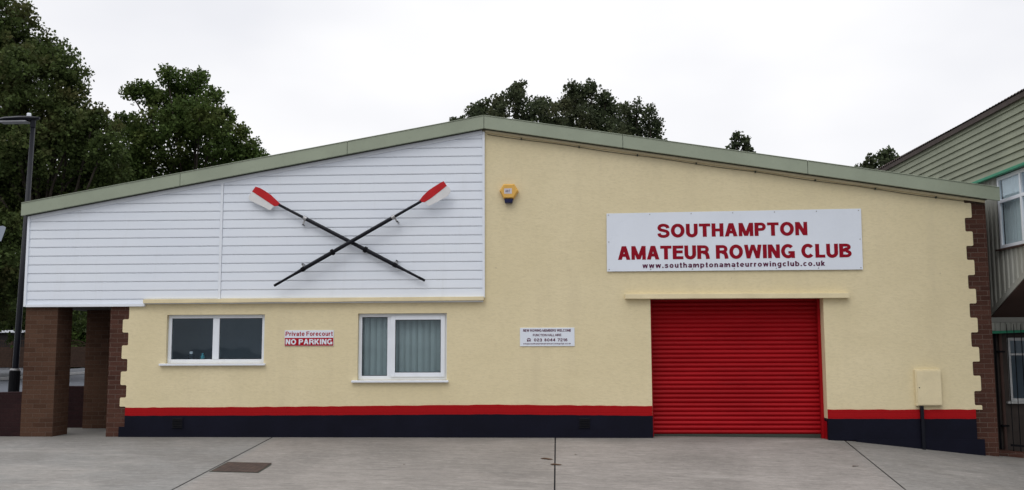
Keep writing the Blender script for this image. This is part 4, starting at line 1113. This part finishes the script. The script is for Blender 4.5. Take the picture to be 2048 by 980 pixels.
tree('ash_tree', 'finer leaved tree sloping down to the right, rightmost of the three crowns above the roof', (3.7, 26), R3, 26, 'leaf_c', 33, 7, .10, .18, cl=.26)
R4 = [(8.75, 11.5, .26), (9.2, 11.3, .27), (8.7, 11.1, .27), (9.3, 10.9, .25), (8.9, 10.7, .39), (8.9, 10.0, .6)]
tree('birch_tree', 'small lone tree top peeping above the right roof slope', (8.9, 30), R4, 30, 'leaf_c', 34, 3.0, .15, .12, cl=.2, per=20)
R5 = [(17.9, 11.6, .4), (17.2, 11.4, .35), (18.3, 11.4, .4), (16.8, 11.1, .27), (17.6, 11.1, .49), (18.7, 11.2, .38), (18.4, 10.9, .55), (17.5, 10.3, .7), (16.9, 10.8, .5), (18.0, 11.8, .3), (17.0, 10.2, .6)]
tree('birch_tree', 'small tree top beside the dark eave of the neighbouring building', (17.8, 36), R5, 36, 'leaf_c', 35, 3.0, .15, .14, cl=.26)
# hedge behind the garage and along the road
def hedge(name, label, x0, x1, Y, h, seed, mat='leaf_a', leaf=.2):
    rnd = random.Random(seed); T = thing(name, ((x0 + x1) / 2, Y, 0), label, 'hedge')
    L = []; x = x0
    while x < x1:
        for z in range(0, int(h / .9) + 1): L.append((x + rnd.uniform(-.3, .3), Y + rnd.uniform(-.3, .3), .4 + z * .9 + rnd.uniform(-.2, .3), .95))
        x += 1.0
    leaf_mesh('foliage', L, mat, T, seed, 1.3, leaf)
    m = MB(); x = x0
    while x < x1: m.tube([(x, Y, 0), (x + .2, Y, h * .8)], [.08, .02], 6); x += 1.5
    m.build('stems', 'bark', T)
hedge('hedge', 'tall dark hedge behind the flat roofed garage', -62, -36, 64, 7.5, 5, 'leaf_a', .3)
hedge('hedge', 'dark leafy hedge seen through the gap between the porch piers', -36.5, -29, 51.5, 3.2, 6, 'leaf_b', .2)

# ---------------------------------------------------------------- camera
f, p, y, r = 1900.2, 0.1054005, 0.04813047, -0.0038274
cx, sx, cy, sy, cr, sr = math.cos(p), math.sin(p), math.cos(y), math.sin(y), math.cos(r), math.sin(r)
Rz = Matrix(((cy, sy, 0), (-sy, cy, 0), (0, 0, 1))); Rx = Matrix(((1, 0, 0), (0, cx, sx), (0, -sx, cx))); Rr = Matrix(((cr, 0, sr), (0, 1, 0), (-sr, 0, cr)))
Q = Rr @ Rx @ Rz
right, fwd, up = Q[0], Q[1], Q[2]
cam = bpy.data.cameras.new('camera'); co = bpy.data.objects.new('camera', cam); COL.objects.link(co)
co.matrix_world = Matrix(((right[0], up[0], -fwd[0], 0), (right[1], up[1], -fwd[1], -CAM_D), (right[2], up[2], -fwd[2], CAM_H), (0, 0, 0, 1)))
cam.sensor_width = 36; cam.sensor_fit = 'HORIZONTAL'; cam.lens = f / 2048 * 36; cam.clip_end = 2000; cam.clip_start = .1
S.camera = co

# ---------------------------------------------------------------- light
EL, AZ = 52, 205     # veiled sun, high, in front of the wall and to its left
w = bpy.data.worlds.new('World'); S.world = w; w.use_nodes = True; t = w.node_tree; bg = t.nodes['Background']
sky = t.nodes.new('ShaderNodeTexSky'); sky.sky_type = 'NISHITA'; sky.sun_disc = False; sky.sun_elevation = R(EL); sky.sun_rotation = R(AZ)
sky.air_density = 1; sky.dust_density = 3
hs = t.nodes.new('ShaderNodeHueSaturation'); hs.inputs['Saturation'].default_value = .15; t.links.new(sky.outputs[0], hs.inputs['Color'])
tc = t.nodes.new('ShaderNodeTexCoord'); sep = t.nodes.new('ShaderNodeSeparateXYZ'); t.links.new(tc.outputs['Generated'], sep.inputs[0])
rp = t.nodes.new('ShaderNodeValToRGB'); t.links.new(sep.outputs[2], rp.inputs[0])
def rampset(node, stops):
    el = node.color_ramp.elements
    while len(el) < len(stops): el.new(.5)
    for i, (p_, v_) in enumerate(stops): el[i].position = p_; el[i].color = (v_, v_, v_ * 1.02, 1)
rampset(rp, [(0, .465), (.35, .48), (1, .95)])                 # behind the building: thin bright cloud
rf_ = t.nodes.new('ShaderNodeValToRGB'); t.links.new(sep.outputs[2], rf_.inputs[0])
rampset(rf_, [(0, .22), (.3, .34), (.6, .60), (1, .95)])        # opposite side, unseen: sky dimmed to deepen shutter-top shade and darken window reflections
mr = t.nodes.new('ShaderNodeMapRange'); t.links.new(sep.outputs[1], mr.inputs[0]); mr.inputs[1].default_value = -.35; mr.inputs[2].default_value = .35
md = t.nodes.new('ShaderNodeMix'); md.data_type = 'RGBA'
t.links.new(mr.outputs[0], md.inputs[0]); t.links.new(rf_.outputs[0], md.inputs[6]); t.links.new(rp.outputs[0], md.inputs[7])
mp = t.nodes.new('ShaderNodeMapping'); mp.inputs['Scale'].default_value = (1, 1, 2.2); t.links.new(tc.outputs['Generated'], mp.inputs[0])
nz = t.nodes.new('ShaderNodeTexNoise'); nz.inputs['Scale'].default_value = 2.3; nz.inputs['Detail'].default_value = 4; nz.inputs['Roughness'].default_value = .45; t.links.new(mp.outputs[0], nz.inputs['Vector'])
cr_ = t.nodes.new('ShaderNodeValToRGB'); t.links.new(nz.outputs['Fac'], cr_.inputs[0]); ee = cr_.color_ramp.elements
ee[0].position = .38; ee[0].color = (.87, .88, .91, 1); ee[1].position = .6; ee[1].color = (1.03, 1.03, 1.03, 1)
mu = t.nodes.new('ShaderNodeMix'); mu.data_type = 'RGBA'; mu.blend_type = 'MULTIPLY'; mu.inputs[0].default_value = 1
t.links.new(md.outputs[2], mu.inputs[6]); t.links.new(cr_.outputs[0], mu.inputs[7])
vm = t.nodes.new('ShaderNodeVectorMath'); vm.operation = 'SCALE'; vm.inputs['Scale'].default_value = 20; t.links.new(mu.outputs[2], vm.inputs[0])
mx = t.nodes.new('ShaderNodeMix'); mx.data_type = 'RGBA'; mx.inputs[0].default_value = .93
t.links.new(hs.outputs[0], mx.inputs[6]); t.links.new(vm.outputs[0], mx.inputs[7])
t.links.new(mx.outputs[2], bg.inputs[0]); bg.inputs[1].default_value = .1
sl = bpy.data.lights.new('sun', 'SUN'); sl.energy = .5; sl.angle = R(25); sl.color = (1, .97, .92)
so = bpy.data.objects.new('sun', sl); COL.objects.link(so)
az = R(AZ); d = Vector((math.sin(az) * math.cos(R(EL)), math.cos(az) * math.cos(R(EL)), math.sin(R(EL))))
so.rotation_euler = (-d).to_track_quat('-Z', 'Y').to_euler()
so.location = d * 40
S.view_settings.view_transform = 'Standard'; S.view_settings.look = 'None'; S.view_settings.exposure = .1; S.view_settings.gamma = 1
S.view_settings.use_curve_mapping = False
S.cycles.max_bounces = 8; S.cycles.diffuse_bounces = 4; S.cycles.transparent_max_bounces = 12
